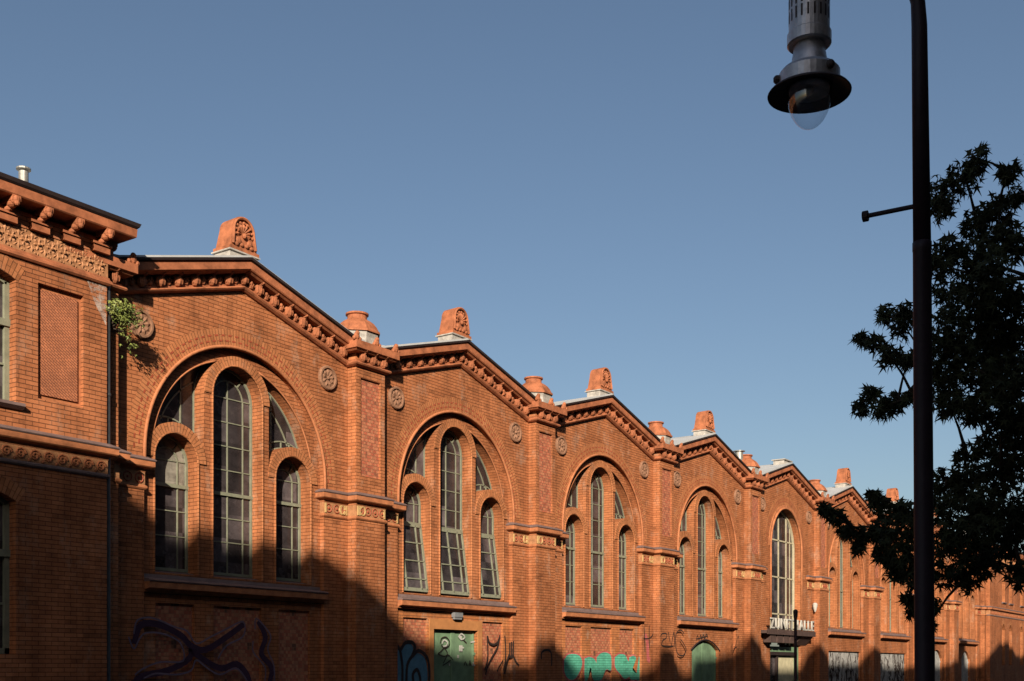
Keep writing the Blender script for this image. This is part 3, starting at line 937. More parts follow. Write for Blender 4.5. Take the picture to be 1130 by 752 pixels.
# entrance bay --------------------------------------------------------------
ER, ES = 1.68, 6.62
dx = BAY*ENT
mb = MB()
arch = circ(0, ES, ER)
xs = sorted(set([-3.75,3.75,0,-3.2,3.2]+arc_xs(0,ER,32)))
strips(mb, xs, 0, lambda x: [(arch(x) if abs(x) < ER else 0, gtop(x) if abs(x) < 3.2 else 9.1)])
ol = [(-ER,0),(-ER,ES)]+[(-ER*math.cos(pi*i/32), ES+ER*math.sin(pi*i/32)) for i in range(1,32)]+[(ER,ES),(ER,0)]
reveal(mb, ol, 0, .36)
mb.build('gable_wall', BR, hall, (dx,0,0))
mb = MB(); archivolts(mb, ER+.18, ES); mb.build('archivolt', [BRR, TCD], hall, (dx,0,0))
mb = MB(); mb.ring(0, ES, ER, ER+.17, 0, pi, -.035, .01, 32); roll(mb, 0, ES, ER+.02, -.04, .045, 36, 3.6)
mb.build('arch_moulding', MOLD, hall, (dx,0,0), smooth=True)
fr, pn = MB(), MB()
oo = lancet_outline(0, ER-.04, ES, 3.05, 24)
polybar(fr, oo, .1, yf=.27, yb=.36)
for x in (-1.26,-.84,-.42,0,.42,.84,1.26):
    if abs(x) in (.42,1.26): continue
    bar(fr, x, 2.6, x, ES+math.sqrt(ER*ER-x*x), .075, yf=.31, yb=.36)
for x in (-1.26, 1.26): bar(fr, x, 2.6, x, ES+math.sqrt(ER*ER-x*x), .04, yf=.32, yb=.36)
for z in (3.9, 5.45, 7.0): bar(fr, -ER, z, ER, z, .06, yf=.31, yb=.36)
pn.face([(x, .34, z) for x, z in oo])
f = fr.build('entrance_window', CREAM, hall, (dx,0,0)); pn.build('pane', GL, f)
mb = MB()   # portal: green head, posts, glazed doors
mb.box(-ER,ER,.1,.3,2.30,2.52); mb.box(-ER,-ER+.16,.1,.3,0,2.30); mb.box(ER-.28,ER,.1,.3,0,2.30)
po = mb.build('portal_frame', DOOR, hall, (dx,0,0))
mb = MB(); mb.box(-.62,-.52,.12,.28,0,2.3); mb.box(-ER+.16,ER-.28,.05,.3,2.16,2.30); mb.build('post', DARK, po)
mb = MB(); mb.box(-.5,1.38,.2,.25,0,2.16); mb.build('door_leaf', PALEB, po)
mb = MB(); mb.box(-1.5,-.62,.24,.26,0,2.16); mb.build('pane', GL, po)
# canopy
mb = MB()
mb.box(-2.95,2.3,-.42,-.02,3.02,3.14); mb.box(-2.95,2.3,-.44,-.40,2.98,3.19)
for x in (-2.2,-1.5,-.8,-.1): mb.box(x-.28,x+.28,-.36,-.05,2.66,3.02)
mb.mesh_part([(2.2,-.02,2.6),(2.2,-.02,3.02),(2.2,-.4,3.02),(.9,-.02,2.6),(.9,-.02,3.02),(.9,-.4,3.02)], [(0,1,2),(5,4,3),(0,2,5,3),(1,4,5,2),(0,3,4,1)])
mb.build('entrance_canopy', CANO, hall, (dx,0,0))

# bare plinth instead of a finial over the entrance
mb = MB(); mb.box(-.38,.38,-.08,.40,9.9,10.33); mb.box(-.44,.44,-.14,.46,10.32,10.36)
mb.build('gable_plinth', LEAD, hall, (dx,0,0))
# back wall so nothing shows through and end walls
mb = MB(); mb.box(-4.2, BAY*(NB-1)+4.2, 24, 24.3, 0, 9.2)
mb.build('rear_wall', BR, hall)

# ------------------------------------------------------------------ graffiti (paint on the hall)
def ribbon(mb, pts, w, y):
    for a, b2 in zip(pts, pts[1:]):
        d = Vector((b2[0]-a[0], b2[1]-a[1])); L = d.length
        if L < 1e-5: continue
        d /= L; nn = Vector((-d.y, d.x))*w/2; e = d*w*.35
        mb.face([(a[0]-e.x+nn.x,y,a[1]-e.y+nn.y),(b2[0]+e.x+nn.x,y,b2[1]+e.y+nn.y),(b2[0]+e.x-nn.x,y,b2[1]+e.y-nn.y),(a[0]-e.x-nn.x,y,a[1]-e.y-nn.y)])
        y -= .0004
def smooth_pts(p, k=4):
    out = []
    for i in range(len(p)-1):
        a, b2, c, d = p[max(i-1,0)], p[i], p[i+1], p[min(i+2,len(p)-1)]
        for j in range(k):
            t = j/k
            out.append(tuple(.5*((2*b2[q])+(-a[q]+c[q])*t+(2*a[q]-5*b2[q]+4*c[q]-d[q])*t*t+(-a[q]+3*b2[q]-3*c[q]+d[q])*t**3) for q in (0,1)))
    return out+[p[-1]]
def W(pts, p):
    return [(lambda q: (q[0]-X0, q[1]))(on_wall(u, v, p)) for u, v in pts]
def zoomed(pts, ox, oy, s): return [(ox+x/s, oy+y/s) for x, y in pts]
def tag_paint(name, mat, strokes, w, p, dy=.004, sm=True):
    for k, s in enumerate(strokes):
        mb = MB(); q = W(s, p); q = smooth_pts(q) if sm and len(q) > 2 else q
        ribbon(mb, q, w, -p-dy-.0008*k); mb.build(name, mat, hall)
def blob(mb, pts, p, dy):
    q = smooth_pts(W(pts+[pts[0]], p), 3)[:-1]
    cx = sum(a[0] for a in q)/len(q); cz = sum(a[1] for a in q)/len(q)
    for a, b2 in zip(q, q[1:]+q[:1]): mb.face([(cx,-p-dy,cz),(a[0],-p-dy,a[1]),(b2[0],-p-dy,b2[1])])
# black tags between bay two and three
Z = lambda pts: zoomed(pts, 530, 670, 8.07)
tag_paint('graffiti', BLK, [Z([(62,262),(66,400),(60,480),(40,560)]), Z([(66,265),(80,315),(115,335),(150,315),(172,258)]), Z([(172,258),(150,360),(95,460),(60,540),(45,600)])], .055, -.10+.004)
tag_paint('graffiti', BLK, [Z([(218,262),(224,350),(222,470),(205,560)]), Z([(200,480),(170,530),(150,570)])], .055, 0)
tag_paint('graffiti', BLK, [Z([(262,325),(262,430)]), Z([(278,318),(278,440)]), Z([(294,312),(292,430)]), Z([(255,430),(235,490),(215,590)]), Z([(290,430),(315,490),(340,520)]), Z([(262,440),(285,450)])], .07, 0)
tag_paint('graffiti', BLK, [Z([(545,460),(545,410),(575,385),(615,390),(632,430),(632,520)])], .06, .27)
# teal piece
Z = lambda pts: zoomed(pts, 610, 670, 7.53)
def teal(pts, dy=.006):
    a = MB(); cxx = sum(p[0] for p in pts)/len(pts); cyy = sum(p[1] for p in pts)/len(pts)
    big = [(cxx+(x-cxx)*1.14, cyy+(y-cyy)*1.12) for x, y in pts]
    blob(a, Z(big), -.10, dy); a.build('graffiti', PNK, hall)
    a = MB(); blob(a, Z(pts), -.10, dy+.004); a.build('graffiti', TEAL, hall)
teal([(92,440),(120,400),(165,390),(215,402),(240,440),(240,490),(215,550),(180,600),(130,600),(95,540)])
teal([(262,430),(300,415),(340,430),(360,470),(362,520),(365,610),(330,600),(310,500),(290,600),(262,600)], .007)
teal([(362,420),(395,385),(440,378),(478,400),(486,460),(480,530),(440,520),(405,600),(360,600)], .008)
teal([(512,420),(550,392),(600,400),(618,440),(640,470),(650,550),(600,600),(560,560),(515,500)], .009)
teal([(632,420),(665,405),(690,430),(660,520),(700,560),(700,600),(640,600),(630,500)], .010)
teal([(712,415),(742,420),(730,500),(720,600),(690,600),(700,500)], .011)
# HaVS-like scrawl on the pilaster
tag_paint('graffiti', BLK, [Z([(757,170),(762,260),(765,370)]), Z([(800,160),(800,260),(805,340)]), Z([(755,265),(800,262),(825,240),(845,200),(880,245)])], .05, 0)
tag_paint('graffiti', BLK, [Z([(895,245),(910,222),(945,225),(940,260),(915,275),(905,320),(960,330),(1000,325)]), Z([(960,215),(975,300)]), Z([(985,320),(1005,210),(1010,330)])], .045, .27)
tag_paint('graffiti', BLK, [Z([(1090,225),(1070,195),(1040,200),(1020,245),(1025,360),(1055,405),(1090,395),(1105,350),(1080,300),(1060,270)])], .045, 0)
tag_paint('graffiti', PNK, [Z([(770,240),(785,300),(790,420),(800,440)])], .18, 0, .0035)
# small scribbles by the arched door
Z = lambda pts: zoomed(pts, 700, 680, 8.07)
tag_paint('graffiti', BLK, [Z([(552,215),(562,175),(575,210),(590,170),(598,205),(612,165),(625,200),(640,160),(650,190)]), Z([(555,205),(650,180)])], .045, -.10+.004)
tag_paint('graffiti', BLK, [Z([(870,240),(880,330),(925,180),(930,330)]), Z([(885,290),(915,275)])], .035, 0)
# blue and black piece left of the green door
Z = lambda pts: zoomed(pts, 420, 660, 8.07)
mbk = MB(); blob(mbk, Z([(170,470),(205,415),(260,405),(290,450),(270,520),(320,490),(380,520),(410,600),(410,760),(300,760),(120,760),(100,640),(130,560),(105,470),(130,420)]), -.10, .005); mbk.build('graffiti', BLU, hall)
tag_paint('graffiti', BLK, [Z([(100,760),(95,640),(130,560),(100,460),(130,405),(170,460),(215,400),(280,400),(300,450),(275,520),(330,470),(400,520),(425,620),(425,760)]), Z([(170,460),(190,600),(190,760)]), Z([(275,520),(235,600),(225,760)]), Z([(290,760),(285,680),(320,640),(345,700),(350,760)])], .09, -.10, .010)
# silver outlined violet sweep under the first gable
Z = lambda pts: zoomed(pts, 130, 580, 4.374)
tag_paint('graffiti', PRP, [Z([(80,560),(110,480),(200,480),(300,530),(350,580),(420,600),(520,540),(600,480)]), Z([(350,580),(345,640),(240,700),(110,730),(60,790)]), Z([(350,600),(430,660),(500,690),(570,670),(620,720),(640,790)]), Z([(680,470),(710,540),(690,620),(740,690),(720,790)])], .13, 0, .012)
tag_paint('graffiti', SIL, [Z([(50,540),(75,595),(100,550),(130,520),(200,520),(270,545),(305,580),(310,655),(200,660),(120,690),(80,720)]), Z([(75,520),(90,460),(140,445),(190,455),(270,490),(330,510),(375,570),(440,540),(520,500),(600,465),(600,535),(520,580),(480,640)]), Z([(120,740),(180,715),(280,720),(350,700),(375,650),(430,690),(490,720),(560,690),(600,720),(640,790)]), Z([(660,500),(665,450),(715,500),(735,540),(720,600),(750,680),(750,790)]), Z([(650,560),(650,610),(690,660),(710,700),(700,790)])], .035, 0, .016)
# marks and stickers on the green door
Z = lambda pts: zoomed(pts, 420, 660, 8.07)
tag_paint('graffiti', BLK, [Z([(530,400),(540,360),(580,350),(610,390),(600,430),(560,445),(535,420)]), Z([(560,445),(530,480),(510,500),(560,520),(600,510),(635,550)]), Z([(570,450),(590,500),(555,580)]), Z([(620,555),(570,590),(550,600)]), Z([(730,370),(760,400)]), Z([(740,600),(750,570),(765,605)]), Z([(785,600),(790,560),(800,600),(790,585)])], .03, -.20, .012)
tag_paint('graffiti', WSP, [Z([(545,405),(560,375),(590,395),(580,425),(555,430)]), Z([(690,345),(715,320),(745,350),(715,370),(690,345)]), Z([(800,395),(830,390)]), Z([(700,440),(735,445)]), Z([(810,600),(835,600)])], .04, -.20, .016)
mbk = MB()
for (x, y, w, h) in ((687,523,.07,.08),(612,595,.05,.06),(710,350,.10,.08),(712,450,.14,.16),(822,585,.06,.07)):
    mbk = MB(); q = W(Z([(x,y)]), -.2)[0]; mbk.box(q[0]-w/2,q[0]+w/2,.186,.196,q[1]-h/2,q[1]+h/2)
    mbk.build('sticker', WHITE, d1, (-BAY,0,0))

# ------------------------------------------------------------------ wings
def wing(sgn, name, label, xc):
    """sgn=-1 stands left of the hall, +1 right; xc = corner abscissa"""
    w = empty(name, (xc, 0, 0), label, 'building')
    S = sgn; Y = -.5; L = 16.0 if sgn < 0 else 26.0
    # windows are laid from the corner outward
    T = lambda x: S*x
    if sgn < 0:
        ups = [(1.80,3.10),(5.3,6.6),(8.8,10.1)]; los = [(1.80,3.10),(5.3,6.6),(8.8,10.1)]
        pans = [(.49,1.39),(3.95,4.85),(7.4,8.3)]
    else:
        ups = [(3.4,4.3),(5.5,6.4),(9,9.9),(11.1,12)]; los = list(ups)
        pans = []
    hs = []; xs = {0, L}
    for (a, b2) in ups:
        hs.append((a, b2, lambda x: 6.08, lambda x, a=a, b2=b2: 8.36-.16*((2*(x-(a+b2)/2)/(b2-a))**2))); xs |= set(frange(a, b2, 8))
    for (a, b2) in los:
        hs.append((a, b2, lambda x: 1.85, lambda x, a=a, b2=b2: 4.62-(.18 if S < 0 else .4)*((2*(x-(a+b2)/2)/(b2-a))**2))); xs |= set(frange(a, b2, 8))
    for (a, b2) in pans:
        hs.append((a, b2, lambda x: 6.27, lambda x: 8.27)); xs |= {a, b2}
    mb = MB()
    xs = sorted(xs)
    for a, b2 in zip(xs, xs[1:]):
        ia, ib = carve((0,9.4), hs, a+1e-5), carve((0,9.4), hs, b2-1e-5)
        for (l0,h0),(l1,h1) in zip(ia, ib):
            mb.face([(T(a),Y,l0),(T(b2),Y,l1),(T(b2),Y,h1),(T(a),Y,h0)])
    for (a, b2) in pans: reveal(mb, [(T(a),6.27),(T(a),8.27),(T(b2),8.27),(T(b2),6.27)], Y, Y+.09, True)
    for lst, z0, z1, rise in ((ups,6.08,8.36,.16),(los,1.85,4.62,.18 if S < 0 else .4)):
        for (a, b2) in lst:
            pts = [(T(a),z0)]+[(T(x), z1-rise*((2*(x-(a+b2)/2)/(b2-a))**2)) for x in frange(a,b2,8)]+[(T(b2),z0)]
            reveal(mb, pts, Y, Y+.32, True)
    # side, back
    mb.face([(0,Y,0),(0,6,0),(0,6,9.4),(0,Y,9.4)]); mb.face([(T(L),Y,0),(T(L),14,0),(T(L),14,9.4),(T(L),Y,9.4)])
    mb.face([(0,14,0),(T(L),14,0),(T(L),14,9.4),(0,14,9.4)]); mb.face([(0,6,0),(0,14,0),(0,14,9.4),(0,6,9.4)])
    mb.build('wall', BR2, w)
    # radiating heads over windows
    for lst, z1, rise in ((ups,8.36,.16),(los,4.62,.18)):
        for (a, b2) in lst:
            c = (a+b2)/2; hw = (b2-a)/2; rad = (hw*hw+rise*rise)/(2*rise); am = math.asin(hw/rad)
            mb = MB(); mb.ring(T(c), z1-rad, rad, rad+.27, pi/2-am*1.05, pi/2+am*1.05, Y-.006, Y+.01, 12)
            mb.build('window_head', BRR, w)
    for (a, b2) in pans:
        mb = MB(); m_ = .09
        x0, x1 = sorted((T(a),T(b2)))
        mb.face([(x0,Y+.085,6.27),(x1,Y+.085,6.27),(x1,Y+.085,8.27),(x0,Y+.085,8.27)])
        po = mb.build('relief_panel', MOLD, w)
        mb = MB(); mb.face([(x0+m_,Y+.05,6.27+m_),(x1-m_,Y+.05,6.27+m_),(x1-m_,Y+.05,8.27-m_),(x0+m_,Y+.05,8.27-m_)])
        reveal(mb, [(x0+m_,6.27+m_),(x0+m_,8.27-m_),(x1-m_,8.27-m_),(x1-m_,6.27+m_)], Y+.05, Y+.085, True)
        mb.build('relief_tiles', WPAN, po)
    for (a, b2) in ups+los:
        up = (a, b2) in ups
    def win(a, b2, z0, z1, rise):
        x0, x1 = sorted((T(a),T(b2))); c = (x0+x1)/2; Yg = Y+.26
        if S > 0:
            mb = MB(); mb.box(x0,x1,Yg,Yg+.04,z0,z1); mb.build('window_board', PALEB, w); return
        fb = MB()
        o = [(x0+.04,z0)]+[(x, z1-.03-rise*((2*(x-c)/(x1-x0))**2)) for x in frange(x0+.04,x1-.04,8)]+[(x1-.04,z0)]
        polybar(fb, o, .1, yf=Yg-.06, yb=Yg+.02); bar(fb, x0, z0+.05, x1, z0+.05, .1, yf=Yg-.06, yb=Yg+.02)
        zt = z0+(z1-z0)*.62
        bar(fb, x0, zt, x1, zt, .12, yf=Yg-.09, yb=Yg+.02); bar(fb, c, z0, c, z1, .09, yf=Yg-.06, yb=Yg+.02)
        for z in (z0+(z1-z0)*.31,): bar(fb, x0, z, x1, z, .035, yf=Yg-.04, yb=Yg+.02)
        f = fb.build('window', GRN, w)
        pb = MB(); pb.face([(x0,Yg,z0),(x1,Yg,z0)]+[(x, Yg, z1-rise*((2*(x-c)/(x1-x0))**2)) for x in frange(x1,x0,8)]); pb.build('pane', GL, f)
    for (a, b2) in ups:
        win(a, b2, 6.08, 8.36, .16)
        x0, x1 = sorted((T(a),T(b2)))
        mb = MB(); mb.sweep([(x0-.1,Y,6.0),(x1+.1,Y,6.0)], [(-.3,0),(.05,0),(.12,.05),(.12,.10),(-.3,.16)], True, True)
        mb.build('window_sill', STONE, w)
    for (a, b2) in los: win(a, b2, 1.85, 4.62, .18)
    # string, friezes, ledge, cornice : travel direction keeps outward toward the street
    def P(z, e=0.0):
        pts = [(T(L), Y, z), (0, Y, z), (0, .25, z)]
        return pts if S > 0 and False else (pts if S < 0 else [(T(L), Y, z), (0, Y, z), (0, .25, z)][::-1])
    def sw(z, prof, nm, mat, back=None):
        p = P(z)
        if back is not None: p = [((q[0], back, q[2]) if q[1] == .25 else q) for q in p]
        if S > 0: pass
        mb = MB(); mb.sweep(p, prof, True, True); return mb.build(nm, mat, w)
    sw(5.40, [(-.05,0),(.02,.0),(.03,.05),(.13,.08),(.15,.10),(.15,.20),(-.05,.20)], 'ledge', MOLD)
    sw(5.60, [(-.05,0),(.16,.0),(.175,.02),(.15,.045),(.03,.10),(-.05,.10)], 'ledge_capping', STONE)
    sw(5.06, [(-.05,0),(.02,.0),(.045,.03),(.045,.06),(.02,.085),(-.05,.085)], 'ledge', STONE)
    mb = MB(); mb.sweep(P(5.145), [(-.05,0),(.012,.0),(.012,.255),(-.05,.255)], True, True)
    mb.cur = 1
    n = int(L/.265)
    for i in range(n):       # running spirals
        x = T(.14+i*.265); pts = []
        for k in range(16):
            a = k*.75; r = .105*(1-k/18); pts.append((x+r*math.cos(a), Y-.025, 5.27+r*math.sin(a)))
        mb.tube(pts, .017, 5)
        mb.ell((x+T(.1), Y-.02, 5.18), (.035,.02,.03), 6, 4)
    mb.build('scroll_frieze', [TCB, TC], w)
    sw(8.58, [(-.05,0),(.04,.0),(.07,.03),(.07,.07),(.04,.10),(.03,.14),(-.05,.14)], 'string_course', TC)
    mb = MB(); mb.sweep(P(8.72), [(-.05,0),(.012,.0),(.012,.40),(-.05,.40)], True, True)
    mb.cur = 1
    n = int(L/.25)
    for i in range(n):       # acanthus and flower frieze
        x = T(.14+i*.25); rr = random.Random(i)
        for k in range(6):
            a = 2*pi*k/6+rr.random()*.3; mb.petal((x, 8.92), a, .12, .06, .025, Y-.012); mb.petal((x, 8.92+(.13 if k%2 else -.13)), a, .075, .04, .02, Y-.012)
        mb.ell((x, Y-.04, 8.92), (.03,.03,.03), 6, 4)
        for k in (-1, 1):
            mb.petal((x+T(.125), 8.92), k*pi/2, .18, .07, .028, Y-.012)
            for q in (.6, 2.5): mb.petal((x+T(.125), 8.92+k*.06), k*q, .10, .045, .022, Y-.012)
            mb.ell((x+T(.06), Y-.015, 8.92+k*.165), (.03,.015,.018), 6, 4)
            mb.ell((x+T(.125), Y-.018, 8.92+k*.11), (.025,.018,.03), 6, 4)
    mb.build('flower_frieze', [TCB, TCB], w)
    sw(9.12, [(-.05,0),(.03,.0),(.03,.28),(-.05,.28)], 'cornice_bed', BR2)
    # brackets
    k = 0
    while .18+k*.61 < L-.3:
        x = T(.18+k*.61)
        mb = MB()
        mb.box(x-.17,x+.17,Y-.11,Y-.02,9.12,9.24); mb.box(x-.20,x+.20,Y-.14,Y-.02,9.24,9.28)
        mb.box(x-.075,x+.075,Y-.36,Y-.02,9.40,9.50)
        mb.ell((x, Y-.31, 9.42), (.085,.085,.085), 10, 7); mb.ell((x, Y-.22, 9.38), (.08,.12,.075), 10, 6)
        mb.ell((x, Y-.10, 9.32), (.07,.10,.06), 10, 6); mb.ell((x, Y-.36, 9.36), (.05,.04,.05), 8, 5)
        mb.build('bracket', TC, w); k += 1
    mb = MB()
    for yb_ in (-.33, .1):
        mb.box(min(0,-S*.30), max(0,-S*.30), yb_-.08, yb_+.08, 9.40, 9.50); mb.ell((-S*.24, yb_, 9.40), (.09,.085,.09), 10, 7); mb.ell((-S*.12, yb_, 9.33), (.12,.08,.08), 10, 6)
        mb.box(min(0,-S*.14), max(0,-S*.14), yb_-.17, yb_+.17, 9.12, 9.26)
        mb.build('bracket', TC, w); mb = MB()
    sw(9.48, [(-.3,0),(.35,.0),(.37,.02),(.38,.16),(.36,.17),(-.3,.17)], 'cornice', TC, 6)
    sw(9.652, [(-.3,0),(.38,.0),(.41,.03),(.43,.09),(-.3,.16)], 'roof_edge', DARK, 6)
    mb = MB()
    x0, x1 = sorted((T(-.3), T(L)))
    mb.mesh_part([(x0,Y-.3,9.75),(x1,Y-.3,9.75),(x1,14,10.6),(x0,14,10.6),(x0,Y-.3,9.5),(x1,Y-.3,9.5),(x1,14,9.5),(x0,14,9.5)], [(0,1,2,3),(4,7,6,5),(0,4,5,1),(1,5,6,2),(2,6,7,3),(3,7,4,0)])
    mb.build('roof', ZINC, w)
    return w
lw = wing(-1, 'corner_building', 'red brick building at the left edge with bracketed cornice and spiral frieze', 13.28)
rw = wing(1, 'corner_building', 'far brick building at the right end of the hall, low behind the tree', X0+BAY*(NB-1)+3.668)
# white bloom on the corner below the frieze
m, nt, b = newmat('lime_bloom')
nt.links.new(mixc(nt, 0.0, (.55,.45,.38), (.55,.45,.38)), b.inputs['Base Color']); b.inputs['Roughness'].default_value=.9
tr = nt.nodes.new('ShaderNodeBsdfTransparent'); mx = nt.nodes.new('ShaderNodeMixShader')
nt.links.new(ramp(nt, nz(nt, 5, 6, .75), [(.44,0),(.66,.75)]), mx.inputs[0]); nt.links.new(tr.outputs[0], mx.inputs[1]); nt.links.new(b.outputs[0], mx.inputs[2])
nt.links.new(mx.outputs[0], nt.nodes['Material Output'].inputs[0])
mb = MB(); mb.face([(-.26,-.505,8.2),(-.02,-.505,7.85),(-.02,-.505,8.57),(-.42,-.505,8.57)])
mb.build('lime_stain', m, lw)

# drainpipe in the corner
mb = MB(); mb.tube([(13.36,-.40,0),(13.36,-.40,8.62),(13.36,-.40,8.72)], .055, 12)
for z in (1.2,3.0,4.7,6.6,8.3): mb.tube([(13.36,-.40,z),(13.36,-.40,z+.05)], .068, 12)
mb.build('drainpipe', plain('pipe_zinc', (.10,.105,.11), .5, .3, 5, metal=.5), label='grey drainpipe in the corner between left building and first gable', category='drainpipe')

# vents on roofs
def vent(name, x, y, z, r, h, label):
    mb = MB(); mb.lathe(x, y, [(r,z-.6),(r,z+h*.75),(r*.9,z+h*.75)], 16)
    mb.lathe(x, y, [(r*.95,z+h*.78),(r*1.5,z+h*.84),(r*1.5,z+h*.92),(r*.6,z+h),(.001,z+h)], 16)
    return mb.build(name, plain(name+'_metal', (.34,.32,.28), .45, .3, 8, metal=.5), label=label, category='vent')
q = on_wall(26, 192, -.3); vent('roof_vent', q[0], .3, q[1]-.22, .085, .34, 'small metal vent pipe with flat cap on the left building roof')
q = on_wall(815.5, 497, -.3); vent('roof_vent', q[0], .3, q[1]-.26, .16, .24, 'grey mushroom vent between fourth gable finial and the next hood')

# ------------------------------------------------------------------ small wall fixtures
def wall_light(x, z, y, label, mat):
    e = empty('wall_lamp', (x, y, z), label, 'lamp')
    mb = MB(); mb.box(-.17,.17,-.12,0,-.03,.09); mb.box(-.15,.15,-.10,-.02,-.09,-.03)
    mb.build('housing', mat, e); return e
q = on_wall(505, 682, 0)
wall_light(q[0], 2.98, .07, 'flat grey box lamp above the green double door', plain('lamp_box_grey', (.2,.2,.2), .5))
q = on_wall(898.5, 671, .1)
e = empty('wall_lamp', (q[0], 0, q[1]), 'small white lantern lamp on the brick right of the entrance sign', 'lamp')
mb = MB(); mb.box(-.03,.03,-.12,0,-.05,0); mb.build('bracket', DARK, e)
mb = MB(); mb.lathe(0, -.14, [(.03,-.18),(.06,-.1),(.10,.05),(.11,.16),(.06,.22),(.01,.22)], 12); mb.build('lantern', WHITE, e)

# sign over the entrance
sg = empty('sign', (X0+BAY*ENT, -.42, 3.2), 'standing white capital letters reading ZUNFTHALLE above the entrance canopy', 'sign')
cu = bpy.data.curves.new('letters', 'FONT'); cu.body = 'ZUNFTHALLE'; cu.size = .62; cu.extrude = .03; cu.space_character = 1.32
tmp = bpy.data.objects.new('tmp', cu); C.objects.link(tmp)
dg = bpy.context.evaluated_depsgraph_get(); dg.update()
me = bpy.data.meshes.new_from_object(tmp.evaluated_get(dg)); bpy.data.objects.remove(tmp)
xs_ = [v.co.x for v in me.vertices]; x0_, x1_ = min(xs_), max(xs_); k = 4.75/(x1_-x0_)
for v in me.vertices: v.co = ((v.co.x-x0_)*k, v.co.y, v.co.z)
me.materials.clear(); me.materials.append(WHITE)
lo = bpy.data.objects.new('letters', me); C.objects.link(lo); lo.parent = sg; lo.location = (-2.72, -.03, .02); lo.rotation_euler = (pi/2, 0, 0)
mb = MB(); mb.box(-2.62,2.25,.02,.05,.02,.07); mb.box(-2.62,2.25,.02,.05,.36,.40)
for x in (-2.5,-1.2,0,1.2,2.2): mb.box(x-.02,x+.02,.02,.05,0,.4)
mb.build('letter_rail', DARK, sg)

# slim street post in front of the entrance
sp = empty('street_post', (X0+BAY*ENT-9.0+1.4, -3.4, 0), 'slim dark post with small head standing before the entrance', 'post')
mb = MB(); mb.tube([(0,0,0),(0,0,3.5)], .055, 10); mb.tube([(0,0,0),(0,0,.6)], .09, 10); mb.build('post', IRON, sp)
mb = MB(); mb.lathe(0, 0, [(.05,3.3),(.07,3.4),(.085,3.60),(.08,3.64),(.02,3.68)], 12); mb.build('head', IRON, sp)

# weed rooted in the corner
def star_leaf(mb, c, d, nrm, s, lobes=5):
    """palmate leaf with pointed lobes"""
    d = d.normalized(); t = nrm.cross(d)
    if t.length < 1e-3: t = Vector((1,0,0))
    t.normalize(); n2 = d.cross(t)
    angs = [-2.05,-1.05,0,1.05,2.05] if lobes == 5 else [-1.2,0,1.2]
    ln = [.8,1.05,1.3,1.05,.8] if lobes == 5 else [.8,1.1,.8]
    pts = []
    for k, (a, l) in enumerate(zip(angs, ln)):
        if k == 0: pts.append(c - d*.10*s)
        tip = c + (d*math.cos(a)+t*math.sin(a))*l*s*.5 - n2*.12*s*(l)
        pts.append(tip)
        if k < len(angs)-1:
            am = (a+angs[k+1])/2; pts.append(c + (d*math.cos(am)+t*math.sin(am))*.15*s)
    b = len(mb.v); mb.v.append(c); mb.v += pts
    n = len(pts)
    for i in range(n):
        mb.f.append((b, b+1+i, b+1+(i+1)%n)); mb.uv.append([(0,0)]*3); mb.mi.append(mb.cur)
q = on_wall(130, 338, .55)
wd = empty('wild_shrub', (q[0], -.5, q[1]-.35), 'small green shrub sprouting from the corner beside the first gable', 'shrub')
mb = MB(); r = random.Random(3); tips = []
for k in range(18):
    a = r.uniform(-pi, .0)*.9; ln = r.uniform(.2,.46)
    dr = Vector((math.cos(a)*.55+.25, -abs(math.sin(a))*.5, r.uniform(.1,.9))).normalized()*ln
    p1 = dr*.5+Vector((0,0,.08)); p2 = dr+Vector((.05,0,-.02)); mb.tube([(0,.2,0), p1, p2], [.012,.008,.004], 5); tips += [p1, (p1+p2)/2, p2]
# a trailing branch towards the rosette
pr = [Vector((0,.2,0)), Vector((.2,.05,-.05)), Vector((.36,.1,-.16)), Vector((.44,.2,-.32))]
mb.tube(pr, [.012,.01,.007,.004], 5); tips += pr[1:] + [Vector((.28,.08,-.1))]
mb.build('stem', BARK, wd)
mb = MB()
for p in tips:
    for k in range(13):
        c = p+Vector((r.gauss(0,.06), r.gauss(0,.07), r.gauss(0,.07)))
        star_leaf(mb, c, Vector((r.uniform(-1,1), r.uniform(-1,.3), r.uniform(-1,.3))), Vector((r.uniform(-.5,.5), -.6, 1)).normalized(), r.uniform(.09,.15), 3)
mb.build('foliage', mlf2, wd)

# ------------------------------------------------------------------ street lamp near the camera
PD = 8.0
base = at_depth(1021, YV, PD); base.z = 0
lamp = empty('street_lamp', base, 'tall dark street lamp post with hanging lamp head and clear globe', 'street lamp')
top = at_depth(1014.5, 28, PD)-base
hd = at_depth(893, 103, PD)-base
side = Vector((hd.x, hd.y, 0)) - Vector((top.x, top.y, 0)); span = side.length; side.normalize()
mid = at_depth(1017.5, 268, PD)-base
mb = MB()
mb.tube([(0,0,0),(0,0,.9),(0,0,1.0),(0,0,1.02),(0,0,1.05), mid-Vector((0,0,.06)), mid-Vector((0,0,.055)), mid, mid+Vector((0,0,.005))], [.10,.085,.085,.075,.068,.061,.0635,.0635,.058], 32)
mb.build('pole', IRON, lamp, smooth=True)
apts = [mid, top]
Hh = span/2
for i in range(1, 15):
    a = pi*i/14; apts.append(Vector((top.x,top.y,top.z))+side*(Hh-Hh*math.cos(a))+Vector((0,0,.05+ (Hh*1.25)*math.sin(a))))
apts[-1] = Vector((hd.x,hd.y,top.z+.42))
apts.append(Vector((hd.x,hd.y,hd.z+.93)))
mb = MB(); mb.tube(apts, [.0595,.052]+[.048]*5+[.04]*10, 16); mb.build('arm', IRON, lamp, smooth=True)
hx, hy, hz = hd
mb = MB()
mb.lathe(hx, hy, [(.10,hz+.95),(.137,hz+.92),(.137,hz+.86)], 32)
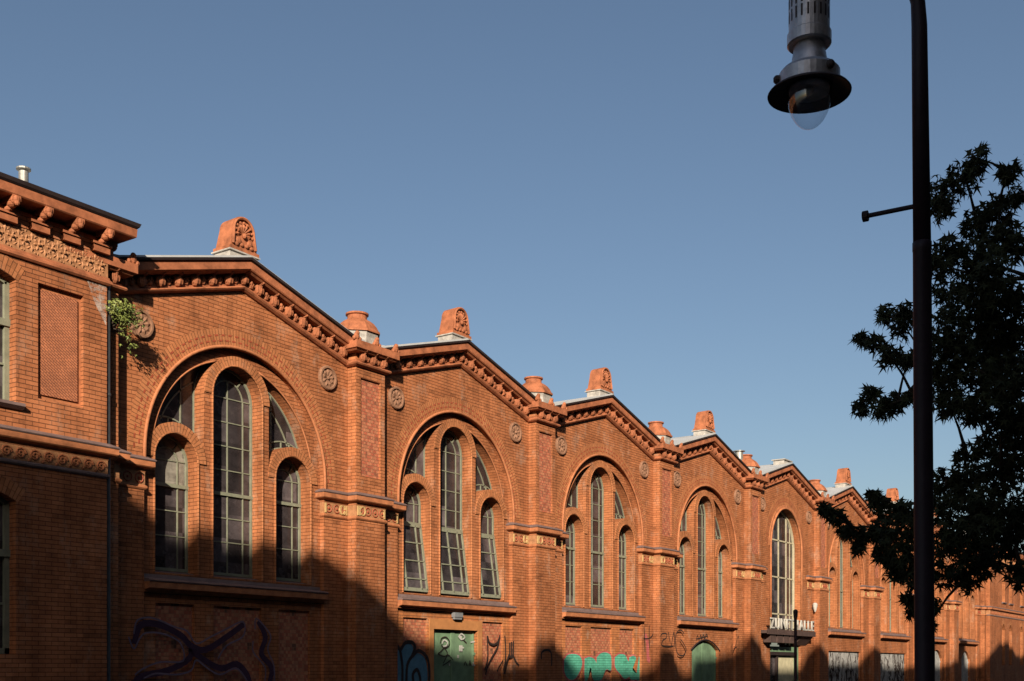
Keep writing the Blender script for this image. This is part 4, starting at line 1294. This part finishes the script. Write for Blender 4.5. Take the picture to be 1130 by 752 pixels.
rows = [(hz+.85,hz+.76),(hz+.75,hz+.66),(hz+.655,hz+.57),(hz+.56,hz+.48)]
mb.lathe(hx, hy, [(.137,hz+.86),(.137,hz+.39)], 32)
mb.lathe(hx, hy, [(.137,hz+.41),(.148,hz+.40),(.148,hz+.33),(.137,hz+.32),(.10,hz+.32)], 32)
vc = mb.build('vent_cylinder', LAMPM, lamp)
mb = MB()
for (za, zb_) in rows:
    for k in range(20):
        a = 2*pi*k/20; ca, sa = math.cos(a), math.sin(a); wd2 = .0065; rr = .1385
        P = lambda s, z: (hx+rr*ca-sa*s, hy+rr*sa+ca*s, z)
        mb.face([P(-wd2,za-.09),P(wd2,za-.09),P(wd2,za-.01),P(-wd2,za-.01)])
mb.build('slot', SHADE, vc)
mb = MB(); mb.lathe(hx, hy, [(.105,hz+.34),(.107,hz+.27),(.112,hz+.262),(.118,hz+.22),(.130,hz+.165),(.135,hz+.15)], 32)
mb.build('neck', LAMPM, lamp, smooth=True)
mb = MB(); mb.lathe(hx, hy, [(.13,hz+.165),(.185,hz+.155),(.205,hz+.13),(.205,hz+.045),(.212,hz+.03)], 32)
col = mb.build('collar', LAMPM, lamp)
for k in range(3):
    mb = MB(); a = 2*pi*k/3+2.1; mb.ell((hx+.215*math.cos(a), hy+.215*math.sin(a), hz+.10), (.03,.03,.03), 8, 5)
    mb.build('clamp', SHADE, col)
mb = MB(); mb.lathe(hx, hy, [(.15,hz+.05),(.22,hz+.035),(.268,hz+.012),(.28,hz-.003),(.278,hz-.010),(.262,hz+.002),(.21,hz+.022),(.155,hz+.035)], 40)
mb.build('shade', SHADE, lamp, smooth=True)
mb = MB(); prof = []
for i in range(13):
    a = (pi/2)*i/12; prof.append((max(.0005,.152*math.cos(a)), hz+.03-.255*math.sin(a)-.02))
inn = [(max(.0004, r_-.002), z+.002) for r_, z in prof][::-1]
mb.lathe(hx, hy, [(.152,hz+.04)]+prof, 32)
mb.build('globe', mg, lamp, smooth=True)
mb = MB(); mb.lathe(hx, hy, [(.14,hz+.035),(.135,hz+.0),(.06,hz+.03),(.03,hz+.03)], 24); mb.ell((hx,hy,hz+.02),(.03,.03,.04),10,8)
mb.build('burner', LAMPM, lamp, smooth=True)
la = at_depth(1016, 226.5, PD)-base; lb = at_depth(957, 238.5, PD+.19)-base
mb = MB(); mb.tube([la, lb], .016, 10)
dd = (lb-la).normalized(); mb.tube([lb-dd*.005, lb+dd*.03], .037, 14)
mb.build('ladder_bar', IRON, lamp)

# ------------------------------------------------------------------ tree in the foreground
TD = 12.0
blobs = [(1079,175,14),(1064,195,20),(1040,212,20),(1037,230,18),(1112,191,14),(1122,216,12),(1079,249,22),(1101,232,20),(1105,265,25),(1048,278,20),(1035,292,14),(1077,294,28),(1118,274,16),(1093,315,30),(1044,323,16),(1064,336,22),(1097,348,34),(1120,330,12),
(978,348,14),(998,360,17),(951,375,9),(965,379,11),(982,393,13),(1002,397,12),(998,342,9),(1044,368,26),(1085,381,42),(1118,385,30),(1044,398,28),(1085,418,45),(1120,430,40),(1035,425,22),
(961,435,11),(949,450,11),(974,450,13),(990,445,13),(1009,440,12),(1049,450,18),(1075,455,18),(1105,462,22),(1128,470,28),
(1067,503,14),(1090,492,16),(1123,495,25),(1045,530,18),(1067,532,24),(1105,520,28),(1040,560,22),(1070,570,34),(1110,565,38),(1130,590,36),(1050,600,30),(1085,602,30),(1045,632,18),(1066,636,20),(1090,620,18),(1128,632,20),
(965,549,9),(974,558,13),(993,561,13),(1004,569,14),(911,561,8),(924,570,9),(933,583,11),(945,588,11),(947,604,8),(959,590,11),(974,584,17),(993,587,21),(974,602,14),(979,617,11),(989,628,13),(1000,613,17),(1008,636,13),(1004,660,9),(1006,676,8),(1027,668,12),(1025,690,6)]
tr_px = 1150
tb = at_depth(tr_px, YV, TD+.2); tb.z = 0
tree = empty('tree', tb, 'dark star-leaved tree crown reaching in from the right behind the lamp post', 'tree')
rt = random.Random(21)
nodes = []
for (u, v, rr) in blobs:
    off = rt.uniform(-.5,.5)*(1+rr/30)
    nodes.append((at_depth(u, v, TD+off)-tb, rr*TD/F_PX))
# the rest of the crown, beyond what the picture shows
for k in range(70):
    a = rt.uniform(0, 2*pi); z = rt.uniform(2.6, 7.2); rad = (2.3-abs(z-4.4)*.42)*math.sqrt(rt.random())
    p = Vector((rad*math.cos(a), rad*math.sin(a), z))
    g = p+tb; rel = g-Vector((0,-DIST,EYE)); dep = rel.x*CS+rel.y*SN; lat = rel.x*SN-rel.y*CS
    u = 565+F_PX*lat/dep
    if u > 1150: nodes.append((p, .30))
# skeleton: each clump hangs on the nearest already joined point nearer the trunk
mbw = MB()
trunk = [Vector((0,0,0)), Vector((.02,.02,1.2)), Vector((-.02,.0,2.4)), Vector((-.10,.03,3.6)), Vector((-.22,.05,4.6)), Vector((-.30,.05,5.6)), Vector((-.33,.04,6.4))]
mbw.tube(trunk, [.13,.105,.095,.08,.055,.035,.015], 10)
jo = [p for p in trunk[2:]]
def trunk_d(p): return math.hypot(p.x, p.y)
for p, rr in sorted(nodes, key=lambda n: trunk_d(n[0])):
    best = min(jo, key=lambda j: (j-p).length + (0.6*max(0, j.z-p.z)))
    L = (p-best).length
    m1 = best+(p-best)*.5+Vector((0,0,.06*L))
    r0 = .010+.010*min(1, L)
    mbw.tube([best, m1, p], [r0+.012*max(0,1-trunk_d(best)/2), r0*.8, .006], 5)
    jo.append(p)
mbw.build('trunk', BARK, tree)
mbl = MB()
for p, rr in nodes:
    n = int(30+ (rr/.1)**2*(17 if rr < .22 else 25))
    for k in range(n):
        d = Vector((rt.gauss(0,1), rt.gauss(0,1), rt.gauss(0,1))).normalized()*(rr*rt.random()**.45)
        c = p+d
        dr = (Vector((d.x, d.y, 0))*.9+Vector((rt.uniform(-.6,.6)*.3, rt.uniform(-.6,.6)*.3, -rt.uniform(.05,.30))))
        star_leaf(mbl, c, dr if dr.length > .01 else Vector((1,0,0)), Vector((rt.uniform(-1,1), rt.uniform(-1,1), rt.uniform(-.2,1))).normalized(), rt.uniform(.10,.18))
mbl.build('crown', mleaf, tree)

# ------------------------------------------------------------------ houses across the street: they throw the shade
TA, TE = 1.45, .66
YO = -24.0
kx, kz = TA*(-YO), TE*(-YO)
prof_s = [(-45,11),(-5,11),(-4.95,5.06),(13.9,5.06),(13.95,4.55),(14.9,4.58),(17.2,4.5),(19.05,4.4),(22.1,2.68),(23.8,2.2),(24.98,2.05),(26.2,1.8),(27.8,1.75),(28.1,2.2),(29.2,2.28),(29.4,1.7),(30.0,1.6),(34.6,1.55),(35.3,1.7),(35.5,2.1),(36.3,2.15),(36.6,1.5),(38.1,1.5),(38.4,2.1),(40.6,2.15),(42.2,2.35),(43.0,2.85),(43.9,2.2),(45.0,1.7),(48.6,1.66),(49.4,2.3),(50.3,2.66),(51.2,2.2),(52,1.95),(56.3,1.95),(57.9,2.55),(59.3,2.3),(60.4,1.8),(65.0,1.75),(73.9,1.9),(74.8,3.6),(75.6,3.7),(76.2,1.9),(80,1.8),(84,3.0),(87,3.1),(89,2.2),(100,2.4),(102,2.4),(102.1,9),(150,9)]
prof = [(x-kx, z+kz) for x, z in prof_s]
cuts = [prof[0][0], -4.95-kx, 22.1-kx, 40.6-kx, 60.4-kx, 102-kx, prof[-1][0]]
labels = ['tallest rendered house at the far left of the street behind the viewer','tall rendered house across the street facing the left building','rendered house across the street facing the second gable','rendered house across the street facing the entrance','rendered house across the street facing the far gables','tall rendered house across the street beyond the far end of the hall']  # first and last are unseen houses, added to block low sky light
for i in range(6):
    a, b2 = cuts[i], cuts[i+1]
    pts = [(x, z) for x, z in prof if a-1e-6 <= x <= b2+1e-6]
    h = empty('town_house', ((a+b2)/2, YO, 0), labels[i], 'house', 'houses across the street'); cx = (a+b2)/2
    mb = MB()
    q = [(a-cx,0)]+[(x-cx, z) for x, z in pts]+[(b2-cx,0)]
    n = len(q)
    for (p0, p1) in zip(q[1:-1], q[2:-1]):
        mb.face([(p0[0],0,0),(p0[0],0,p0[1]),(p1[0],0,p1[1]),(p1[0],0,0)])
        mb.face([(p0[0],-.6,p0[1]),(p0[0],0,p0[1]),(p1[0],0,p1[1]),(p1[0],-.6,p1[1])])
        mb.face([(p0[0],-.6,15),(p0[0],-.6,p0[1]),(p1[0],-.6,p1[1]),(p1[0],-.6,15)])
    zr = min(z for _, z in pts)-.4
    mb.box(q[0][0], q[-1][0], -12, -.02, 0, zr)
    mb.build('wall', REND, h)
    nw = int((b2-a)/3)
    fb, pb = MB(), MB()
    for fl in range(5):
        for k in range(nw):
            x = (a-cx)+1.6+k*(b2-a-3.2)/max(1, nw-1); z = 1.2+fl*3.3
            wf = MB(); wf.box(x-.6,x+.6,.0,.06,z,z+.1); wf.box(x-.6,x+.6,0,.06,z+1.9,z+2.0); wf.box(x-.6,x-.52,0,.06,z+.1,z+1.9); wf.box(x+.52,x+.6,0,.06,z+.1,z+1.9); wf.box(x-.03,x+.03,0,.06,z+.1,z+1.9)
            f = wf.build('window', PALEB, h)
            pp = MB(); pp.face([(x-.55,.02,z+.05),(x-.55,.02,z+1.95),(x+.55,.02,z+1.95),(x+.55,.02,z+.05)]); pp.build('pane', GL, f)

# ------------------------------------------------------------------ ground
mb = MB(); mb.face([(-600,-600,-.02),(900,-600,-.02),(900,600,-.02),(-600,600,-.02)]); mb.build('ground', plain('earth', (.10,.09,.07), .95, .3, .5), kind='structure')
mb = MB(); mb.face([(-300,-17.2,0),(500,-17.2,0),(500,-4.6,0),(-300,-4.6,0)]); mb.build('road', ASPH, kind='structure')
mb = MB(); mb.box(-300,500,-4.45,3,-.02,.13); mb.box(-300,500,YO,-17.35,-.02,.13)
mb.build('pavement', PAVE, kind='structure')
mb = MB(); mb.box(-300,500,-4.6,-4.45,-.02,.134); mb.box(-300,500,-17.35,-17.2,-.02,.134); mb.build('kerb', KERB, kind='structure')

# ------------------------------------------------------------------ light
sd = Vector((-TA, -1, TE)).normalized()
sun = bpy.data.lights.new('sun', 'SUN'); so = bpy.data.objects.new('sun', sun); C.objects.link(so)
sun.energy = 5.0; sun.angle = R_(.55); sun.color = (1, .90, .76)
so.rotation_euler = (-sd).to_track_quat('-Z', 'Y').to_euler(); so.location = (0, -30, 40)
w = bpy.data.worlds.new('World'); scene.world = w; w.use_nodes = True
nt = w.node_tree; t = nt.nodes.new('ShaderNodeTexSky'); t.sky_type = 'NISHITA'; t.sun_disc = False
t.sun_elevation = math.asin(sd.z); t.sun_rotation = math.atan2(sd.x, sd.y)
t.air_density = 1.0; t.dust_density = 1.9; t.ozone_density = 1.7
nt.links.new(t.outputs[0], nt.nodes['Background'].inputs[0]); nt.nodes['Background'].inputs[1].default_value = .060

cam = bpy.data.cameras.new('camera'); co = bpy.data.objects.new('camera', cam); C.objects.link(co)
cam.sensor_width = 36; cam.lens = F_PX/1130*36; cam.shift_y = (YV-376)/1130
cam.clip_end = 3000; cam.clip_start = .05
co.location = (0, -DIST, EYE); co.rotation_euler = (pi/2, 0, YAW-pi/2)
scene.camera = co
scene.view_settings.view_transform = 'Standard'; scene.view_settings.look = 'None'
scene.view_settings.gamma = 1; scene.view_settings.use_curve_mapping = False
scene.view_settings.exposure = 0.72
scene.cycles.use_denoising = True
scene.cycles.max_bounces = 6
scene.cycles.diffuse_bounces = 1
